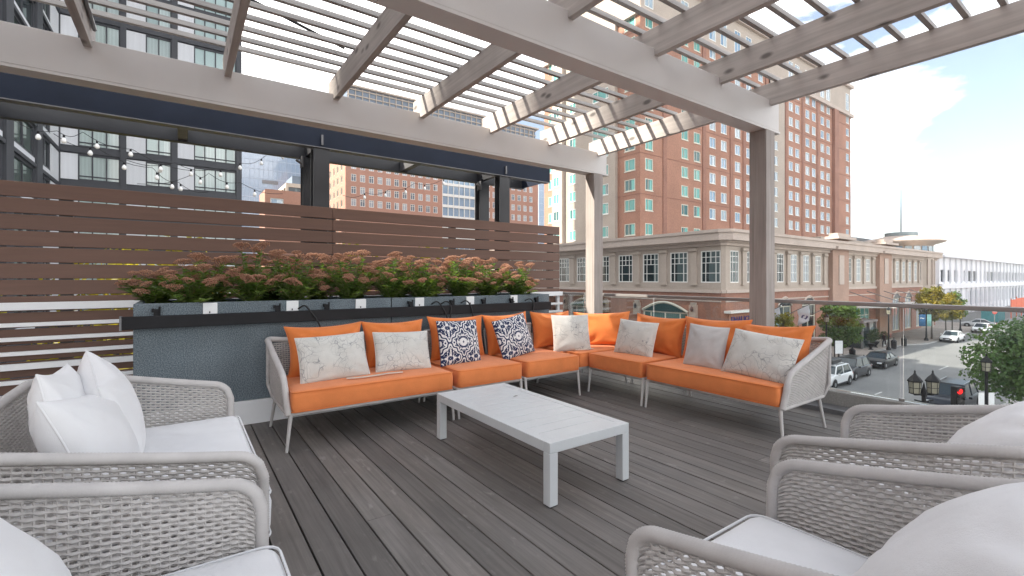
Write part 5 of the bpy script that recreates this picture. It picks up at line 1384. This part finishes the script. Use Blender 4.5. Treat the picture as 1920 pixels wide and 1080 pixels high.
for x, y, lab, red in ((72.2,20.9,'white urn of red and green flowers on the pavement right of the walking person',True),(66.6,20.6,'dark potted shrub beside the entrance doors',False),(69.4,21.0,'taller dark potted shrub at the right of the entrance doors',False)):
    b = thing('planted_urn', lab, 'planter', (x,y,GZ+.13), 0, 'planted urns by the hotel entrance')
    MB().lathe([(.26,0),(.24,.06),(.12,.14),(.16,.3),(.40,.62),(.46,.7),(.42,.72)],14).build('urn', m_pot if red else m_black, b, 50, world=False)
    k = MB(); leaf_cloud(k,[(Vector((0,0,1.15)),.62),(Vector((.1,.1,1.5)),.4)] if red else [(Vector((0,0,1.2)),.45),(Vector((0,0,1.7)),.42),(Vector((0,0,2.15)),.3)],420,.16,rq); stuff(k.build('foliage', m_shrub, b, world=False))
    if red: k = MB(); leaf_cloud(k,[(Vector((.1,-.1,1.25)),.66)],110,.12,rq); stuff(k.build('flowers', m_redfl, b, world=False))
# stop sign and yellow cone at the far corner
ss = thing('stop_sign', 'red octagonal stop sign on a thin post by the far corner', 'sign', (112.5,17.4,GZ))
MB().tube([(0,0,0),(0,0,3.2)],.045,6).build('post', m_galv, ss, world=False)
k = MB(); n_ = 8; rr_ = .46; ps = [yw*(rr_*math.cos(PI/8+k_*PI/4))+Vector((0,0,2.95+rr_*math.sin(PI/8+k_*PI/4)))+fw_*.06 for k_ in range(8)]
k.add(ps+[p-fw_*.03 for p in ps],[tuple(range(8)),tuple(range(15,7,-1))]+[(i,8+i,8+(i+1)%8,(i+1)%8) for i in range(8)])
sp_ = k.build('sign_plate', M('stop sign red', (.42,.05,.03), .5), ss, world=False)
inst('sign_letters', text_mesh('letters','STOP',.30,m_white,.002), sp_, tuple(-yw*.36+Vector((0,0,2.84))+fw_*.066), (R(90),0,-YAW))

# flags angled from the brick wall
m_us_r = M('red flag cloth', (.40,.03,.05), .8); m_us_b = M('blue flag cloth', (.03,.05,.20), .8); m_flw = M('white flag cloth', (.66,.67,.72), .8, .05, 2); m_flg = M('pale green flag cloth', (.35,.55,.52), .8, .1, 3); m_emb = M('flag emblem navy', (.03,.05,.17), .8)
def flag(label, bx, kind):
    base = Vector((bx,24.75,-3.0)); tip = base+Vector((-.7,-3.4,1.75)); o = thing('wall_flag', label, 'flag', base, 0, 'flags on angled poles on the brick wall')
    MB().tube([(0,0,0),tuple(tip-base)],.04,6).build('flag_pole', m_galv, o, world=False); MB().lathe([(.02,-.07),(.08,0),(.02,.08)],8,tuple(tip-base)).build('finial', m_wwhite, o, world=False)
    d = (base-tip).normalized(); N_ = 10; Hh, Ww = 1.7, 1.35
    def pt(i, j): 
        s = i/N_; return (tip-base)+d*(.15+Ww*s)+Vector((.10*math.sin(j*.9+i*.5)*j/N_, .06*math.sin(j*.7+1), -Hh*j/N_))
    def grid(i0,i1,j0,j1,nm,mt,off=0):
        k = MB(); ni, nj = i1-i0, j1-j0
        for i in range(ni+1):
            for j in range(nj+1): k.v.append(tuple(pt(i0+i,j0+j)+Vector((-off,-off*.3,0))))
        k.f = [(i*(nj+1)+j,(i+1)*(nj+1)+j,(i+1)*(nj+1)+j+1,i*(nj+1)+j+1) for i in range(ni) for j in range(nj)]
        f = k.build(nm, mt, o, 60, world=False); f.modifiers.new('thick','SOLIDIFY').thickness = .01; return f
    if kind == 'us':
        for i in range(N_): grid(i,i+1,0 if i < 5 else 0,N_,'stripe',m_us_r if i % 2 == 0 else m_flw)
        grid(0,5,0,4,'canton',m_us_b,.012)
    elif kind == 'emblem':
        grid(0,N_,0,N_,'cloth',m_flw)
        k = MB(); c = pt(5,6)+Vector((-.04,-.02,0)); n2 = 18
        u1 = d; u2 = Vector((0,0,-1)); 
        k.v = [tuple(c+u1*(.46*math.cos(2*PI*q/n2))+u2*(.34*math.sin(2*PI*q/n2))) for q in range(n2)]+[tuple(c+u1*(.22*math.cos(2*PI*q/n2))+u2*(.15*math.sin(2*PI*q/n2))) for q in range(n2)]
        k.f = [(q,(q+1)%n2,n2+(q+1)%n2,n2+q) for q in range(n2)]; e_ = k.build('emblem', m_emb, o, world=False); e_.modifiers.new('thick','SOLIDIFY').thickness = .01
    else: grid(0,N_,0,5,'cloth',m_flw); grid(0,N_,5,N_,'cloth',m_flg)
flag('white flag with a blue oval emblem hanging from an angled pole on the brick wall',53.2,'emblem')
flag('red and white striped flag on an angled pole beside the green street tree',60.5,'us')
flag('white and pale green flag on an angled pole left of the emblem flag',47.0,'pale')

# far end of the street: orange barriers, site trailer, teal container
m_orb = M('orange barrier net', (.62,.13,.05), .7, .2, 2)
for i in range(10):
    b = thing('orange_barrier', 'orange plastic site barrier at the far street end, %s in the row from the left' % ('first','second','third','fourth','fifth','sixth','seventh','eighth','ninth','tenth')[9-i], 'barrier', (126+5.0*i,13.5-.15*i,GZ), R(4), 'orange site barriers at the end of the street')
    m = MB(); m.box(-2.3,-.25,0,2.3,.25,.3); m.box(-2.3,-.1,.3,2.3,.1,1.05); m.box(-2.2,-.04,1.05,2.2,.04,1.55)
    for q in range(5): m.box(-2.2+q*1.06,-.06,1.05,-2.08+q*1.06,.06,1.8)
    m.build('barrier_panel', m_orb, b, world=False)
fn = thing('orange_site_fence', 'tall orange netting fence round the building site near the white hall', 'fence', (150,20,GZ))
for i in range(9): MB().box(146+6*i,20,GZ,146.2+6*i,20.15,-2.9+.25*math.sin(i*2)).build('fence_post', m_orb, fn)
for i in range(8): MB().box(146.2+6*i,20.03,-5.6,152+6*i,20.08,-3.2+.2*math.sin(i)).build('netting', m_orb, fn)
tr_ = thing('site_trailer', 'white flat roofed site trailer at the right end of the street', 'trailer', (120,9.2,GZ))
m = MB(); m.box(118,8.0,GZ+.5,128,10.4,GZ+3.3); m.build('trailer_body', m_hall, tr_, bevel=.08); m = MB(); m.box(117.8,7.9,GZ+3.3,128.2,10.5,GZ+3.45); m.build('trailer_roof', m_hall, tr_); m = MB()
for i in range(3): m.box(119+3*i,7.96,GZ+1.6,120.4+3*i,8.0,GZ+2.6)
m.build('trailer_window', g_dark, tr_)
m = MB()
for x in (119.5,126.5): m.lathe([(.45,-.15),(.45,.15)],14,(x,8.1,GZ+.45),'z')
m.build('wheel', m_tyre, tr_)
tc_ = thing('teal_container', 'teal shipping container by the far street corner', 'container', (131,20.5,GZ)); MB().box(130,19.6,GZ+.1,136,22,GZ+2.7).build('container_box', M('teal container', (.06,.26,.28), .6), tc_, bevel=.04)
m = MB()
for i in range(18): m.box(130.2+.33*i,19.54,GZ+.3,130.36+.33*i,19.62,GZ+2.5)
m.build('corrugation', M('teal container rib', (.05,.22,.24), .6), tc_)

# ------------------------------------------------------------------ the person on the far pavement
def person(label, x, y, z, rz):
    J = {'pel':(0,0,.95),'sp':(0,.01,1.18),'ch':(0,.0,1.38),'nk':(0,.01,1.50),'hd':(0,.03,1.58),'top':(0,.02,1.74),
         'hl':(.09,0,.90),'kl':(.10,.14,.50),'al':(.10,.10,.09),'tl':(.10,.26,.03),'hr':(-.09,0,.90),'kr':(-.10,-.02,.50),'ar':(-.10,-.24,.13),'tr':(-.10,-.12,.03),
         'sl':(.18,0,1.42),'el':(.25,-.06,1.14),'wl':(.25,.08,.90),'fl':(.25,.12,.80),'sr':(-.18,0,1.42),'er':(-.25,.05,1.14),'wr':(-.24,.24,.96),'fr':(-.23,.29,.88)}
    Rr = {'pel':.135,'sp':.125,'ch':.15,'nk':.058,'hd':.088,'top':.07,'hl':.09,'kl':.065,'al':.045,'tl':.04,'hr':.09,'kr':.065,'ar':.045,'tr':.04,'sl':.075,'el':.052,'wl':.036,'fl':.035,'sr':.075,'er':.052,'wr':.036,'fr':.035}
    E = [('pel','sp'),('sp','ch'),('ch','nk'),('nk','hd'),('hd','top'),('pel','hl'),('hl','kl'),('kl','al'),('al','tl'),('pel','hr'),('hr','kr'),('kr','ar'),('ar','tr'),('ch','sl'),('sl','el'),('el','wl'),('wl','fl'),('ch','sr'),('sr','er'),('er','wr'),('wr','fr')]
    ks = list(J); me = bpy.data.meshes.new('person'); me.from_pydata([J[k] for k in ks],[(ks.index(a),ks.index(b)) for a,b in E],[])
    o = bpy.data.objects.new('person_tmp', me); COL.objects.link(o); md = o.modifiers.new('skin','SKIN')
    for i, k in enumerate(ks): v = me.skin_vertices[0].data[i]; v.radius = (Rr[k],Rr[k]*(.8 if k in ('ch','sp','pel') else 1)); v.use_root = (k == 'pel')
    o.modifiers.new('sub','SUBSURF').levels = 2
    dg = bpy.context.evaluated_depsgraph_get(); m2 = bpy.data.meshes.new_from_object(o.evaluated_get(dg)); bpy.data.objects.remove(o)
    m2.name = 'person'; m2.materials.clear()
    for mt in (M('skin tone', (.40,.25,.18), .6), M('black jacket cloth', (.014,.014,.017), .9), M('dark navy trousers', (.03,.033,.045), .9), m_rubber): m2.materials.append(mt)
    for p in m2.polygons:
        c = p.center; p.use_smooth = True
        p.material_index = 3 if c.z < .10 else 2 if c.z < .93 and abs(c.x) < .2 else 0 if (c.z > 1.49 or (c.z < .90 and abs(c.x) > .2)) else 1
    w = bpy.data.objects.new('person', m2); COL.objects.link(w); w.location = (x,y,z); w.rotation_euler = (0,0,rz); tag(w, label, 'person')
    MB().lathe([(.075,1.55),(.098,1.62),(.10,1.69),(.07,1.76),(.01,1.785)],12,(0,.005,0)).build('hair', M('dark hair', (.015,.012,.01), .7), w, 60, world=False)
    return w
person('person in a black jacket and dark trousers walking on the pavement by the entrance', 70.4,20.4,GZ+.13,R(75))
# ------------------------------------------------------------------ thin volume added over the street to imitate lens glare
hz = NT('thin haze'); pv_ = hz.n('ShaderNodeVolumePrincipled'); pv_.inputs['Color'].default_value = (.92,.95,1,1); pv_.inputs['Density'].default_value = GLARE_HAZE
hz.l(pv_.outputs[0], hz.out.inputs['Volume'])
stuff(MB().box(-905,-905,GZ-1.2,1405,1205,90).build('glare_haze', hz.m))
